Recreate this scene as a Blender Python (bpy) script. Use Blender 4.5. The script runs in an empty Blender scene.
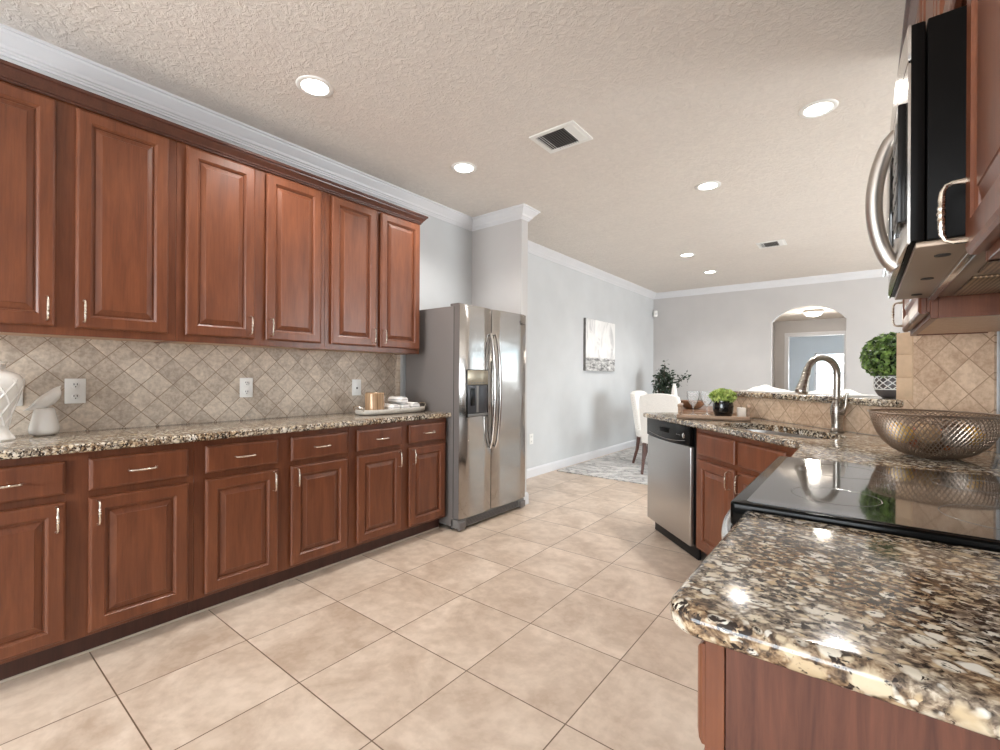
import bpy, bmesh, math, random
from mathutils import Vector, Matrix, Euler
random.seed(7)
PI = math.pi
SC = bpy.context.scene
COL = SC.collection

# ------------------------------------------------------------ camera, sky, daylight, exposure
cam_d = bpy.data.cameras.new('camera'); cam = bpy.data.objects.new('camera', cam_d); COL.objects.link(cam)
cam_d.sensor_width = 36.0; cam_d.lens = 461.5 / 1000 * 36; cam_d.clip_start = 0.02
cam_d.shift_y = 0.0006
cam.matrix_world = Matrix.Translation((0, 0, 1.19)) @ Matrix.Rotation(.6662, 4, 'Z') @ Matrix.Rotation(PI / 2, 4, 'X') @ Matrix.Rotation(.0055, 4, 'Z')
SC.camera = cam

world = bpy.data.worlds.new('sky'); SC.world = world; world.use_nodes = True
bg = world.node_tree.nodes['Background']
bg.inputs[1].default_value = 1.9
_nt = world.node_tree; _tc = _nt.nodes.new('ShaderNodeTexCoord'); _sx = _nt.nodes.new('ShaderNodeSeparateXYZ'); _rp = _nt.nodes.new('ShaderNodeValToRGB')
_nt.links.new(_tc.outputs['Generated'], _sx.inputs[0]); _nt.links.new(_sx.outputs[2], _rp.inputs[0]); _nt.links.new(_rp.outputs[0], bg.inputs[0])
_rp.color_ramp.elements[0].position = .0; _rp.color_ramp.elements[0].color = (.93, .95, .95, 1)     # bright haze at the horizon
_rp.color_ramp.elements[1].position = .09; _rp.color_ramp.elements[1].color = (.42, .74, .92, 1)

def daylight(name, loc, rot, sx, sy, power, color=(.92, .97, 1)):
    d = bpy.data.lights.new(name, 'AREA'); d.shape = 'RECTANGLE'; d.size = sx; d.size_y = sy
    d.energy = power; d.color = color
    o = bpy.data.objects.new(name, d); COL.objects.link(o); o.location = loc; o.rotation_euler = rot
    return o
# area lamps at the windows; the unseen rear one is added for frontal fill
daylight('fill_rear_window', (-1.35, -2.64, 1.40), (PI / 2, 0, 0), 2.4, 1.5, 84, (.95, .975, 1))
daylight('daylight_living_window', (4.26, 5.6, 1.30), (0, PI / 2, 0), 1.9, 2.8, 125, (.95, .975, 1))
daylight('daylight_back_room', (-.5, 15.1, 1.3), (-PI / 2, 0, 0), 1.0, 1.1, 90, (.90, .94, 1))

vs = SC.view_settings
vs.view_transform = 'Standard'; vs.look = 'None'; vs.gamma = 1.0; vs.use_curve_mapping = False
vs.exposure = 1.0

# ------------------------------------------------------------ materials
def new_mat(name):
    m = bpy.data.materials.new(name); m.use_nodes = True
    nt = m.node_tree; b = nt.nodes['Principled BSDF']
    return m, nt, b
def lin(r, g, b):
    f = lambda c: (c / 255) / 12.92 if c / 255 <= .04045 else ((c / 255 + .055) / 1.055) ** 2.4
    return (f(r), f(g), f(b), 1)
def N(nt, t, **kw):
    n = nt.nodes.new(t)
    for k, v in kw.items():
        if k.startswith('i_'): n.inputs[k[2:].replace('_', ' ')].default_value = v
        else: setattr(n, k, v)
    return n
def ramp(nt, stops, fac=None, interp='LINEAR'):
    r = nt.nodes.new('ShaderNodeValToRGB'); cr = r.color_ramp; cr.interpolation = interp
    while len(cr.elements) < len(stops): cr.elements.new(.5)
    for e, (p, c) in zip(cr.elements, stops):
        e.position = p; e.color = c if len(c) == 4 else (*c, 1)
    if fac is not None: nt.links.new(fac, r.inputs[0])
    return r
def mapping(nt, scale=(1, 1, 1), rot=(0, 0, 0), loc=(0, 0, 0), src=None):
    if src is None:
        tc = nt.nodes.new('ShaderNodeTexCoord'); src = tc.outputs['Object']
    mp = nt.nodes.new('ShaderNodeMapping')
    mp.inputs['Scale'].default_value = scale; mp.inputs['Rotation'].default_value = rot; mp.inputs['Location'].default_value = loc
    nt.links.new(src, mp.inputs['Vector'])
    return mp.outputs[0]
def mix(nt, fac, a, b, mode='MIX'):
    n = nt.nodes.new('ShaderNodeMix'); n.data_type = 'RGBA'; n.blend_type = mode
    for sock, v in ((n.inputs[0], fac), (n.inputs[6], a), (n.inputs[7], b)):
        if hasattr(v, 'is_linked'): nt.links.new(v, sock)
        else: sock.default_value = v
    return n.outputs[2]
def bump(nt, b, h, strength=.2, dist=.01):
    n = nt.nodes.new('ShaderNodeBump'); n.inputs['Strength'].default_value = strength; n.inputs['Distance'].default_value = dist
    nt.links.new(h, n.inputs['Height']); nt.links.new(n.outputs[0], b.inputs['Normal'])
    return n
def noise(nt, vec, scale, detail=3, rough=.55, dist=0):
    n = nt.nodes.new('ShaderNodeTexNoise')
    n.inputs['Scale'].default_value = scale; n.inputs['Detail'].default_value = detail
    n.inputs['Roughness'].default_value = rough; n.inputs['Distortion'].default_value = dist
    nt.links.new(vec, n.inputs['Vector']); return n
def plain(name, col, rough=.5, metal=0, spec=.5, nscale=0, namp=.06, coat=0, trans=0, ior=1.45):
    m, nt, b = new_mat(name)
    b.inputs['Base Color'].default_value = col; b.inputs['Roughness'].default_value = rough
    b.inputs['Metallic'].default_value = metal; b.inputs['Specular IOR Level'].default_value = spec
    b.inputs['Coat Weight'].default_value = coat; b.inputs['Coat Roughness'].default_value = .1
    b.inputs['Transmission Weight'].default_value = trans; b.inputs['IOR'].default_value = ior
    if nscale:
        nz = noise(nt, mapping(nt), nscale)
        lo = tuple(c * (1 - namp * 2) for c in col[:3]); hi = tuple(min(1, c * (1 + namp * 2)) for c in col[:3])
        r = ramp(nt, [(.3, lo), (.7, hi)], nz.outputs[0]); nt.links.new(r.outputs[0], b.inputs['Base Color'])
    return m

def make_wood(name, a, bcol, rough=.3, sc=(9, 9, 1.3), coat=.25):
    m, nt, b = new_mat(name)
    v = mapping(nt, sc)
    n1 = noise(nt, v, 2.2, 5, .6, .6); n2 = noise(nt, mapping(nt, (60, 60, 2.5)), 3, 3)
    r = ramp(nt, [(.28, a), (.72, bcol)], n1.outputs[0])
    c = mix(nt, .18, r.outputs[0], ramp(nt, [(.35, tuple(x * .45 for x in a[:3])), (.65, bcol)], n2.outputs[0]).outputs[0])
    nt.links.new(c, b.inputs['Base Color'])
    b.inputs['Roughness'].default_value = rough; b.inputs['Coat Weight'].default_value = coat; b.inputs['Coat Roughness'].default_value = .22
    return m
WOOD = make_wood('cherry_wood', (.118, .034, .0142), (.214, .069, .0285), .36, coat=.07)
WOOD_END = make_wood('cherry_veneer_panel', (.055, .016, .009), (.165, .056, .030), .62, (22, 22, 2.2), 0)
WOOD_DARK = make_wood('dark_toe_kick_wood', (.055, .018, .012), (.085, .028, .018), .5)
WOOD_CROWN = make_wood('dark_cherry_crown', (.062, .019, .011), (.10, .032, .018), .35)
WOOD_PALE = make_wood('raw_maple_underside', (.50, .30, .18), (.60, .39, .25), .5)
WOOD_LEG = make_wood('dark_brown_leg_wood', (.07, .028, .02), (.12, .045, .03), .4)
WOOD_GREY = make_wood('weathered_brown_wood', (.26, .165, .11), (.44, .30, .20), .6, (4, 30, 30), 0)
WOOD_TABLE = make_wood('walnut_table_wood', (.16, .075, .038), (.26, .13, .07), .4)

def make_granite():
    m, nt, b = new_mat('speckled_brown_granite')
    tc = nt.nodes.new('ShaderNodeTexCoord')
    base = mapping(nt, (.85, 1.0, 1.0), (0, 0, .30), src=tc.outputs['Object'])
    wn = noise(nt, base, 34, 3, .6)
    sub = nt.nodes.new('ShaderNodeVectorMath'); sub.operation = 'MULTIPLY_ADD'
    nt.links.new(wn.outputs['Color'], sub.inputs[0]); sub.inputs[1].default_value = (.022, .022, .022); nt.links.new(base, sub.inputs[2])
    p = sub.outputs[0]
    # brown and grey ground of fine crystals
    n1 = noise(nt, p, 105, 3, .62, .2); n0 = noise(nt, base, 7, 2)
    g1 = ramp(nt, [(.34, lin(60, 48, 40)), (.46, lin(108, 86, 66)), (.56, lin(150, 124, 96)), (.68, lin(196, 174, 142))], n1.outputs[0])
    g2 = ramp(nt, [(.34, lin(66, 60, 54)), (.46, lin(118, 106, 94)), (.56, lin(160, 148, 132)), (.68, lin(204, 194, 178))], n1.outputs[0])
    c = mix(nt, ramp(nt, [(.42, (0, 0, 0)), (.58, (1, 1, 1))], n0.outputs[0]).outputs[0], g1.outputs[0], g2.outputs[0])
    # pale oval feldspar crystals in three sizes
    def ovals(c, scale, keep, r0, r1, z):
        v = nt.nodes.new('ShaderNodeTexVoronoi'); v.feature = 'F1'; v.inputs['Scale'].default_value = scale; nt.links.new(p, v.inputs['Vector'])
        sp = nt.nodes.new('ShaderNodeSeparateColor'); nt.links.new(v.outputs['Color'], sp.inputs[0])
        a = ramp(nt, [(r0, (1, 1, 1)), (r1, (0, 0, 0))], v.outputs['Distance']); k = ramp(nt, [(keep, (0, 0, 0)), (keep + .02, (1, 1, 1))], sp.outputs[z])
        mm = nt.nodes.new('ShaderNodeMath'); mm.operation = 'MULTIPLY'; nt.links.new(a.outputs[0], mm.inputs[0]); nt.links.new(k.outputs[0], mm.inputs[1])
        tint = ramp(nt, [(0, lin(188, 165, 132)), (.45, lin(211, 197, 172)), (1, lin(222, 217, 207))], sp.outputs[(z + 1) % 3])
        return mix(nt, mm.outputs[0], c, tint.outputs[0])
    c = ovals(c, 88, .34, .26, .50, 0); c = ovals(c, 50, .40, .30, .50, 1); c = ovals(c, 30, .66, .34, .48, 2)
    # dark mica flecks, denser in drifting patches
    n2 = noise(nt, p, 95, 3, .6, .2); patch = noise(nt, base, 5, 2)
    sm = nt.nodes.new('ShaderNodeMath'); sm.operation = 'MULTIPLY_ADD'; nt.links.new(patch.outputs[0], sm.inputs[0]); sm.inputs[1].default_value = .30; nt.links.new(n2.outputs[0], sm.inputs[2])
    fl = ramp(nt, [(.69, (0, 0, 0)), (.735, (1, 1, 1))], sm.outputs[0])
    c = mix(nt, fl.outputs[0], c, lin(44, 36, 32))
    nt.links.new(c, b.inputs['Base Color'])
    b.inputs['Roughness'].default_value = .12; b.inputs['Specular IOR Level'].default_value = .45
    return m
GRANITE = make_granite()

def make_tile(name, size, loc, rot45, t1, t2, grout, mortar, plane, rough=.5, mott=.5, bumpy=.25, tilevar=.5, nsc=5):
    """square tiles in the XY (floor) or XZ (wall) plane of the object"""
    m, nt, b = new_mat(name)
    tc = nt.nodes.new('ShaderNodeTexCoord'); src = tc.outputs['Object']
    if plane == 'XZ':
        s = nt.nodes.new('ShaderNodeSeparateXYZ'); c = nt.nodes.new('ShaderNodeCombineXYZ')
        nt.links.new(src, s.inputs[0]); nt.links.new(s.outputs[0], c.inputs[0]); nt.links.new(s.outputs[2], c.inputs[1]); src2 = c.outputs[0]
    else: src2 = src
    sh = mapping(nt, loc=(-loc[0], -loc[1], 0), src=src2)
    v = mapping(nt, (1 / size,) * 3, (0, 0, PI / 4 if rot45 else 0), src=sh)
    br = nt.nodes.new('ShaderNodeTexBrick'); br.offset = 0; br.squash = 1
    br.inputs['Scale'].default_value = 1; br.inputs['Mortar Size'].default_value = mortar; br.inputs['Mortar Smooth'].default_value = .15
    br.inputs['Brick Width'].default_value = 1; br.inputs['Row Height'].default_value = 1; br.inputs['Bias'].default_value = 0
    br.inputs['Color1'].default_value = (0, 0, 0, 1); br.inputs['Color2'].default_value = (1, 1, 1, 1); br.inputs['Mortar'].default_value = (.5, .5, .5, 1)
    nt.links.new(v, br.inputs['Vector'])
    # per-tile shift of the mottling
    off = nt.nodes.new('ShaderNodeVectorMath'); off.operation = 'MULTIPLY_ADD'
    nt.links.new(br.outputs['Color'], off.inputs[0]); off.inputs[1].default_value = (7, 3, 5); nt.links.new(src, off.inputs[2])
    n1 = noise(nt, off.outputs[0], nsc, 6, .62, .8); n2 = noise(nt, off.outputs[0], nsc * 6, 4, .6)
    mv = nt.nodes.new('ShaderNodeMath'); mv.operation = 'MULTIPLY_ADD'
    nt.links.new(br.outputs['Color'], mv.inputs[0]); mv.inputs[1].default_value = .10 * tilevar; nt.links.new(n1.outputs[0], mv.inputs[2])
    col = ramp(nt, [(.36 + .03 * tilevar, t1), (.72 + .05 * tilevar, t2)], mv.outputs[0])
    col2 = mix(nt, .35 * mott, col.outputs[0], ramp(nt, [(.4, t1), (.6, t2)], n2.outputs[0]).outputs[0])
    fin = mix(nt, br.outputs['Fac'], col2, grout)
    nt.links.new(fin, b.inputs['Base Color']); b.inputs['Roughness'].default_value = rough
    inv = nt.nodes.new('ShaderNodeMath'); inv.operation = 'SUBTRACT'; inv.inputs[0].default_value = 1; nt.links.new(br.outputs['Fac'], inv.inputs[1])
    ad = nt.nodes.new('ShaderNodeMath'); ad.operation = 'MULTIPLY_ADD'; nt.links.new(n2.outputs[0], ad.inputs[0]); ad.inputs[1].default_value = .15; nt.links.new(inv.outputs[0], ad.inputs[2])
    bump(nt, b, ad.outputs[0], bumpy, .003)
    return m
FLOOR_M = make_tile('beige_floor_tile', .456, (-1.25, 1.382), False, lin(182, 160, 140), lin(226, 208, 190), lin(106, 84, 66), .0055, 'XY', .33, .7, .12, .35, 2.6)
SPLASH_L = make_tile('tumbled_stone_tile', .1028, (.395, 1.202), True, lin(162, 147, 132), lin(220, 205, 187), lin(138, 117, 99), .018, 'XZ', .55, 1, .4, 2.6, 9)
SPLASH_D = make_tile('tumbled_stone_tile_diagonal_wall', .1028, (-2.51, .98), True, lin(176, 146, 120), lin(224, 200, 174), lin(160, 133, 108), .02, 'XZ', .5, 1, .4, 2.4, 9)
BORDER_M = make_tile('tumbled_stone_border_tile', .1, (0, .03), False, lin(196, 164, 132), lin(214, 186, 154), lin(150, 118, 90), .016, 'XZ', .55, .8, .3, 1, 7)

BORDER_L = make_tile('taupe_border_tile', .1, (.43, .03), False, lin(160, 144, 128), lin(200, 184, 166), lin(134, 112, 94), .016, 'XZ', .55, .8, .3, 1, 7)
def make_paint(name, col, bs=0, bscale=180, rough=.75, ks=0):
    m, nt, b = new_mat(name)
    v = mapping(nt); n = noise(nt, v, 3, 2)
    r = ramp(nt, [(.3, tuple(c * .97 for c in col[:3])), (.7, tuple(min(1, c * 1.03) for c in col[:3]))], n.outputs[0])
    b.inputs['Roughness'].default_value = rough; b.inputs['Specular IOR Level'].default_value = .25
    if ks:
        n1 = noise(nt, v, 26, 5, .62, 1.0); n2 = noise(nt, v, 90, 3, .6, .4)
        k = ramp(nt, [(.42, (0, 0, 0)), (.64, (1, 1, 1))], n1.outputs[0])
        h = mix(nt, .35, k.outputs[0], n2.outputs['Color'])
        bump(nt, b, h, ks, .010)
        c = mix(nt, .5, r.outputs[0], ramp(nt, [(.3, tuple(x * .86 for x in col[:3])), (.7, tuple(x * 1.08 for x in col[:3]))], n1.outputs[0]).outputs[0])
        nt.links.new(c, b.inputs['Base Color'])
    else:
        nt.links.new(r.outputs[0], b.inputs['Base Color'])
        n1 = noise(nt, v, bscale, 2); bump(nt, b, n1.outputs[0], .06, .002)
    return m
WALL_M = make_paint('grey_wall_paint', lin(203, 205, 206))
WALL_W = make_paint('warm_grey_wall_paint', lin(196, 193, 191))
CEIL_M = make_paint('knockdown_ceiling', lin(226, 219, 211), ks=.5)
TRIM_M = plain('white_trim_paint', lin(220, 220, 222), .4, nscale=3, namp=.01)
WHITE = plain('white_plastic', lin(235, 234, 230), .35)
SLOT = plain('dark_slot', lin(40, 36, 34), .6)
def make_steel(name, col, rough=.24, aniso=.6, brush=(3, 3, 260), bs=.02, wav=0):
    m, nt, b = new_mat(name)
    b.inputs['Base Color'].default_value = col; b.inputs['Metallic'].default_value = 1; b.inputs['Anisotropic'].default_value = aniso
    n = noise(nt, mapping(nt, brush), 4, 2)
    r = ramp(nt, [(.3, (rough * .85,) * 3), (.7, (rough * 1.2,) * 3)], n.outputs[0]); nt.links.new(r.outputs[0], b.inputs['Roughness'])
    if wav:
        w = noise(nt, mapping(nt, (1.6, 1.6, 4.5)), 1.3, 1); bump(nt, b, w.outputs[0], wav, .05)
    else: bump(nt, b, n.outputs[0], bs, .001)
    return m
STEEL = make_steel('brushed_stainless', (.40, .38, .36, 1), .15, 0, wav=.07)
STEEL_DW = make_steel('brushed_stainless_dishwasher', (.56, .55, .54, 1), .36)
STEEL_H = make_steel('polished_steel_handle', (.66, .64, .62, 1), .16, 0)
NICKEL = make_steel('brushed_nickel', (.40, .37, .33, 1), .28, 0)
PULL = make_steel('satin_nickel_pull', (.74, .67, .58, 1), .25, 0)
FRIDGE_SIDE = plain('grey_fridge_side', lin(112, 106, 103), .45, nscale=200, namp=.03)
BLACK = plain('black_plastic', lin(16, 15, 15), .25, spec=.25)
BLACK_S = plain('black_painted_steel', lin(14, 12, 11), .4, spec=.06)
BLACK_G = plain('black_enamel', lin(9, 9, 9), .12, spec=.12)
BLACK_M = plain('black_matte', lin(20, 18, 18), .5)
GLASS_TOP = plain('black_ceramic_glass', lin(10, 10, 11), .04, spec=.9, coat=.6)
BURNER = plain('grey_burner_print', lin(120, 116, 112), .15)
GREY_PL = plain('grey_plastic', lin(120, 117, 114), .4)
CERAMIC = plain('white_glazed_ceramic', lin(238, 235, 230), .12, coat=.5, nscale=6, namp=.01)
FABRIC_W = plain('white_cotton', lin(238, 236, 232), .9, nscale=40, namp=.03)
FABRIC_C = plain('cream_upholstery', lin(238, 235, 230), .85, nscale=90, namp=.03)
POT_D = plain('dark_grey_pot_glaze', lin(88, 82, 80), .35, nscale=12, namp=.1)
POT_B = plain('black_glazed_pot', lin(14, 14, 15), .12, coat=.4)
CHROME = plain('chrome', (.8, .78, .76, 1), .08, 1)
def make_leaf(name, a, c):
    m, nt, b = new_mat(name)
    n = noise(nt, mapping(nt), 38, 2); r = ramp(nt, [(.35, a), (.68, c)], n.outputs[0])
    nt.links.new(r.outputs[0], b.inputs['Base Color']); b.inputs['Roughness'].default_value = .38
    return m
LEAF_BOX = make_leaf('boxwood_leaves', lin(26, 50, 18), lin(138, 168, 88))
LEAF_LIME = make_leaf('lime_leaves', lin(118, 146, 56), lin(206, 218, 130))
LEAF_DARK = make_leaf('dark_leaves', lin(34, 46, 36), lin(70, 86, 66))
STEM = plain('brown_stem', lin(82, 62, 44), .7)
def emit(name, col, s):
    m, nt, b = new_mat(name); b.inputs['Emission Color'].default_value = col; b.inputs['Emission Strength'].default_value = s
    b.inputs['Base Color'].default_value = (.9, .9, .9, 1); return m
LAMP = emit('lamp_lens', (1, .96, .9, 1), 9)
LAMP2 = emit('hall_lamp_glass', (1, .95, .86, 1), 2.2)
def make_glass(name, col=(1, 1, 1, 1), a=1.35):
    m, nt, b = new_mat(name); out = nt.nodes['Material Output']
    t = nt.nodes.new('ShaderNodeBsdfTransparent'); g = nt.nodes.new('ShaderNodeBsdfGlossy'); g.inputs['Roughness'].default_value = .03
    t.inputs[0].default_value = col
    f = nt.nodes.new('ShaderNodeFresnel'); f.inputs[0].default_value = a
    mx = nt.nodes.new('ShaderNodeMixShader'); nt.links.new(f.outputs[0], mx.inputs[0]); nt.links.new(t.outputs[0], mx.inputs[1]); nt.links.new(g.outputs[0], mx.inputs[2])
    nt.links.new(mx.outputs[0], out.inputs[0]); return m
PANE = make_glass('window_glass', (.97, .99, 1, 1))
def make_wine(name):
    m, nt, b = new_mat(name); out = nt.nodes['Material Output']
    t = nt.nodes.new('ShaderNodeBsdfTransparent'); g = nt.nodes.new('ShaderNodeBsdfGlossy'); g.inputs['Roughness'].default_value = .06
    d = nt.nodes.new('ShaderNodeBsdfDiffuse'); d.inputs[0].default_value = (.85, .87, .88, 1)
    a = nt.nodes.new('ShaderNodeMixShader'); a.inputs[0].default_value = .16
    nt.links.new(t.outputs[0], a.inputs[1]); nt.links.new(d.outputs[0], a.inputs[2])
    f = nt.nodes.new('ShaderNodeFresnel'); f.inputs[0].default_value = 1.12
    mx = nt.nodes.new('ShaderNodeMixShader'); nt.links.new(f.outputs[0], mx.inputs[0]); nt.links.new(a.outputs[0], mx.inputs[1]); nt.links.new(g.outputs[0], mx.inputs[2])
    nt.links.new(mx.outputs[0], out.inputs[0]); return m
WINE = make_wine('clear_glass')

# ------------------------------------------------------------ mesh builder
class MB:
    def __init__(s): s.bm = bmesh.new()
    def _add(s, t, M=None):
        if M is not None: bmesh.ops.transform(t, matrix=M, verts=t.verts)
        bmesh.ops.recalc_face_normals(t, faces=t.faces)
        me = bpy.data.meshes.new('t'); t.to_mesh(me); t.free(); s.bm.from_mesh(me); bpy.data.meshes.remove(me)
        return s
    def box(s, lo, hi, bev=0, seg=2, M=None):
        t = bmesh.new(); bmesh.ops.create_cube(t, size=1)
        for v in t.verts:
            for i in range(3): v.co[i] = lo[i] + (v.co[i] + .5) * (hi[i] - lo[i])
        if bev: bmesh.ops.bevel(t, geom=list(t.edges), offset=bev, segments=seg, affect='EDGES', profile=.5)
        return s._add(t, M)
    def lathe(s, prof, c=(0, 0, 0), n=32, M=None, cap=True):
        t = bmesh.new(); rings = []
        for r, z in prof:
            if r < 1e-6: rings.append([t.verts.new((c[0], c[1], c[2] + z))])
            else: rings.append([t.verts.new((c[0] + r * math.cos(2 * PI * k / n), c[1] + r * math.sin(2 * PI * k / n), c[2] + z)) for k in range(n)])
        for a, b in zip(rings, rings[1:]):
            for k in range(n):
                k2 = (k + 1) % n
                if len(a) == 1 and len(b) == 1: continue
                if len(a) == 1: t.faces.new((a[0], b[k2], b[k]))
                elif len(b) == 1: t.faces.new((a[k], a[k2], b[0]))
                else: t.faces.new((a[k], a[k2], b[k2], b[k]))
        if cap:
            for r in (rings[0], rings[-1]):
                if len(r) > 2: t.faces.new(r)
        return s._add(t, M)
    def tube(s, pts, rad, n=8, closed=False, cap=True, M=None, squash=None):
        pts = [Vector(p) for p in pts]; m = len(pts)
        if not hasattr(rad, '__len__'): rad = [rad] * m
        t = bmesh.new(); tang = []
        for i in range(m):
            a = pts[i - 1] if (i or closed) else pts[0]; b = pts[(i + 1) % m] if (i < m - 1 or closed) else pts[-1]
            tang.append((b - a).normalized())
        up = Vector((0, 0, 1)) if abs(tang[0].z) < .9 else Vector((1, 0, 0))
        u = tang[0].cross(up).normalized(); rings = []
        for i in range(m):
            u = (u - tang[i] * u.dot(tang[i])).normalized(); w = tang[i].cross(u)
            ku, kw = squash if squash else (1, 1)
            rings.append([t.verts.new(pts[i] + (u * math.cos(2 * PI * k / n) * ku + w * math.sin(2 * PI * k / n) * kw) * rad[i]) for k in range(n)])
        for i in range(m if closed else m - 1):
            a, b = rings[i], rings[(i + 1) % m]
            for k in range(n): t.faces.new((a[k], a[(k + 1) % n], b[(k + 1) % n], b[k]))
        if cap and not closed: t.faces.new(rings[0]); t.faces.new(rings[-1])
        return s._add(t, M)
    def prism(s, poly, z0, z1, bev=0, seg=3, M=None, bevall=False):
        t = bmesh.new(); vs = [t.verts.new((p[0], p[1], z0)) for p in poly]; f = t.faces.new(vs)
        r = bmesh.ops.extrude_face_region(t, geom=[f]); nv = [g for g in r['geom'] if isinstance(g, bmesh.types.BMVert)]
        for v in nv: v.co.z = z1
        if bev:
            es = [e for e in t.edges if bevall or abs(e.verts[0].co.z - e.verts[1].co.z) < 1e-6]
            bmesh.ops.bevel(t, geom=es, offset=bev, segments=seg, affect='EDGES', profile=.5)
        return s._add(t, M)
    def rings(s, w, h, rg, M=None):
        """concentric rectangles (inset, depth); centred panel capped; local x width, z height, -y outwards"""
        t = bmesh.new(); L = []
        for ins, d in rg:
            L.append([t.verts.new((x, -d, z)) for x, z in ((ins, ins), (w - ins, ins), (w - ins, h - ins), (ins, h - ins))])
        for a, b in zip(L, L[1:]):
            for k in range(4): t.faces.new((a[k], a[(k + 1) % 4], b[(k + 1) % 4], b[k]))
        t.faces.new(L[0]); t.faces.new(L[-1])
        return s._add(t, M)
    def ball(s, c, r, sub=3, scale=(1, 1, 1), jit=0):
        t = bmesh.new(); bmesh.ops.create_icosphere(t, subdivisions=sub, radius=1)
        for v in t.verts:
            k = 1 + (random.random() - .5) * jit
            v.co = Vector((c[0] + v.co.x * r * scale[0] * k, c[1] + v.co.y * r * scale[1] * k, c[2] + v.co.z * r * scale[2] * k))
        return s._add(t)
    def quad(s, pts):
        vs = [s.bm.verts.new(p) for p in pts]; s.bm.faces.new(vs); return s
    def sweep(s, prof, path, M=None):
        """profile (d, z) pushed along a 2D path in XY; d goes to the left-hand normal; mitred corners, closed profile"""
        t = bmesh.new(); P = [Vector((p[0], p[1])) for p in path]; R = []
        for i, p in enumerate(P):
            d1 = (P[i] - P[i - 1]).normalized() if i else None; d2 = (P[i + 1] - P[i]).normalized() if i < len(P) - 1 else None
            n1 = Vector((-d1.y, d1.x)) if d1 else None; n2 = Vector((-d2.y, d2.x)) if d2 else None
            if n1 and n2:
                nn = (n1 + n2).normalized(); k = 1 / max(.2, nn.dot(n1)); nn = nn * k
            else: nn = n1 or n2
            R.append([t.verts.new((p.x + nn.x * d, p.y + nn.y * d, z)) for d, z in prof])
        m = len(prof)
        for a, b in zip(R, R[1:]):
            for k in range(m): t.faces.new((a[k], a[(k + 1) % m], b[(k + 1) % m], b[k]))
        t.faces.new(R[0]); t.faces.new(R[-1])
        return s._add(t, M)
    def build(s, name, mat, parent=None, smooth=40, kind=None, M=None):
        me = bpy.data.meshes.new(name); s.bm.to_mesh(me); s.bm.free()
        if M is not None: me.transform(M)
        me.materials.append(mat)
        if smooth:
            me.shade_smooth(); me.set_sharp_from_angle(angle=math.radians(smooth))
        o = bpy.data.objects.new(name, me); COL.objects.link(o)
        if parent is not None: o.parent = parent
        if kind: o['kind'] = kind
        return o
def tag(o, label, cat, group=None):
    o['label'] = label; o['category'] = cat
    if group: o['group'] = group
    return o
def thing(name, label, cat, loc=(0, 0, 0), rz=0, group=None):
    o = bpy.data.objects.new(name, None); o.empty_display_size = .05; COL.objects.link(o)
    o.location = loc; o.rotation_euler = (0, 0, rz)
    return tag(o, label, cat, group)
def dup(root, loc=None, rz=None, label=None):
    r = root.copy(); COL.objects.link(r)
    if loc is not None: r.location = loc
    if rz is not None: r.rotation_euler = (0, 0, rz)
    if label: r['label'] = label
    for ch in root.children:
        c = ch.copy(); COL.objects.link(c); c.parent = r
        for g in ch.children:
            d = g.copy(); COL.objects.link(d); d.parent = c
    return r
def T(x, y, z): return Matrix.Translation((x, y, z))
S2 = math.sqrt(2)
def D(al, q): return ((al + q) / S2, (q - al) / S2)           # frame of the diagonal bar wall to floor plan
DIAG = Matrix.Rotation(-PI / 4, 4, 'Z')
def struct(mb, name, mat, M=None, smooth=0):
    return mb.build(name, mat, None, smooth, 'structure', M)

# ------------------------------------------------------------ room shell
CZ = 2.722; XL = -3.06; XR = .42; YB = -2.6; YF = 8.5; XE = 4.2
struct(MB().box((XL - .1, YB - .1, -.06), (XE + .1, YF + .2, 0)), 'floor', FLOOR_M)
struct(MB().box((XL - .1, YB - .1, CZ), (XE + .1, YF + .12, CZ + .06)), 'ceiling', CEIL_M)
struct(MB().box((XL - .12, YB - .1, 0), (XL, YF + .12, CZ)), 'wall_left', WALL_M)
struct(MB().box((XL, 3.43, 0), (-2.455, 3.53, CZ)), 'wall_alcove', WALL_W)
struct(MB().box((XR, YB - .1, 0), (XR + .12, 2.56, CZ)), 'wall_right', WALL_M)
def wall_with_hole(name, x0, x1, h0, h1, s0, s1, y0, y1, mat=WALL_M, M=None, top=CZ):
    mb = MB()
    mb.box((x0, y0, 0), (h0, y1, top)).box((h1, y0, 0), (x1, y1, top))
    if s0 > 0: mb.box((h0, y0, 0), (h1, y1, s0))
    mb.box((h0, y0, s1), (h1, y1, top))
    return struct(mb, name, mat, M)
wall_with_hole('wall_rear', XL, XR, -2.55, -.15, .65, 2.15, YB - .1, YB)
# far wall: arched passage on the right of the dining area, window further right
arc = []
ax0, ax1, azs, azt = -1.155, -.195, 2.065, 2.305
cxm = (ax0 + ax1) / 2; hw = (ax1 - ax0) / 2; rise = azt - azs; RR = (hw * hw + rise * rise) / (2 * rise)
for k in range(0, 21):
    a = -math.asin(hw / RR) + 2 * math.asin(hw / RR) * k / 20
    arc.append((cxm + RR * math.sin(a), azt - RR + RR * math.cos(a)))
poly = [(XL, 0), (ax0, 0)] + arc + [(ax1, 0), (.8, 0), (.8, CZ), (XL, CZ)]
ROTX = Matrix.Rotation(PI / 2, 4, 'X')     # (x, y, z) -> (x, -z, y)
mb = MB(); mb.prism(poly, -YF - .12, -YF, M=ROTX)
mb.box((.8, YF, 0), (.95, YF + .12, CZ)).box((.95, YF, 0), (3.45, YF + .12, .95)).box((.95, YF, 1.9), (3.45, YF + .12, CZ)).box((3.45, YF, 0), (XE, YF + .12, CZ))
struct(mb, 'wall_far', WALL_W)
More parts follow.
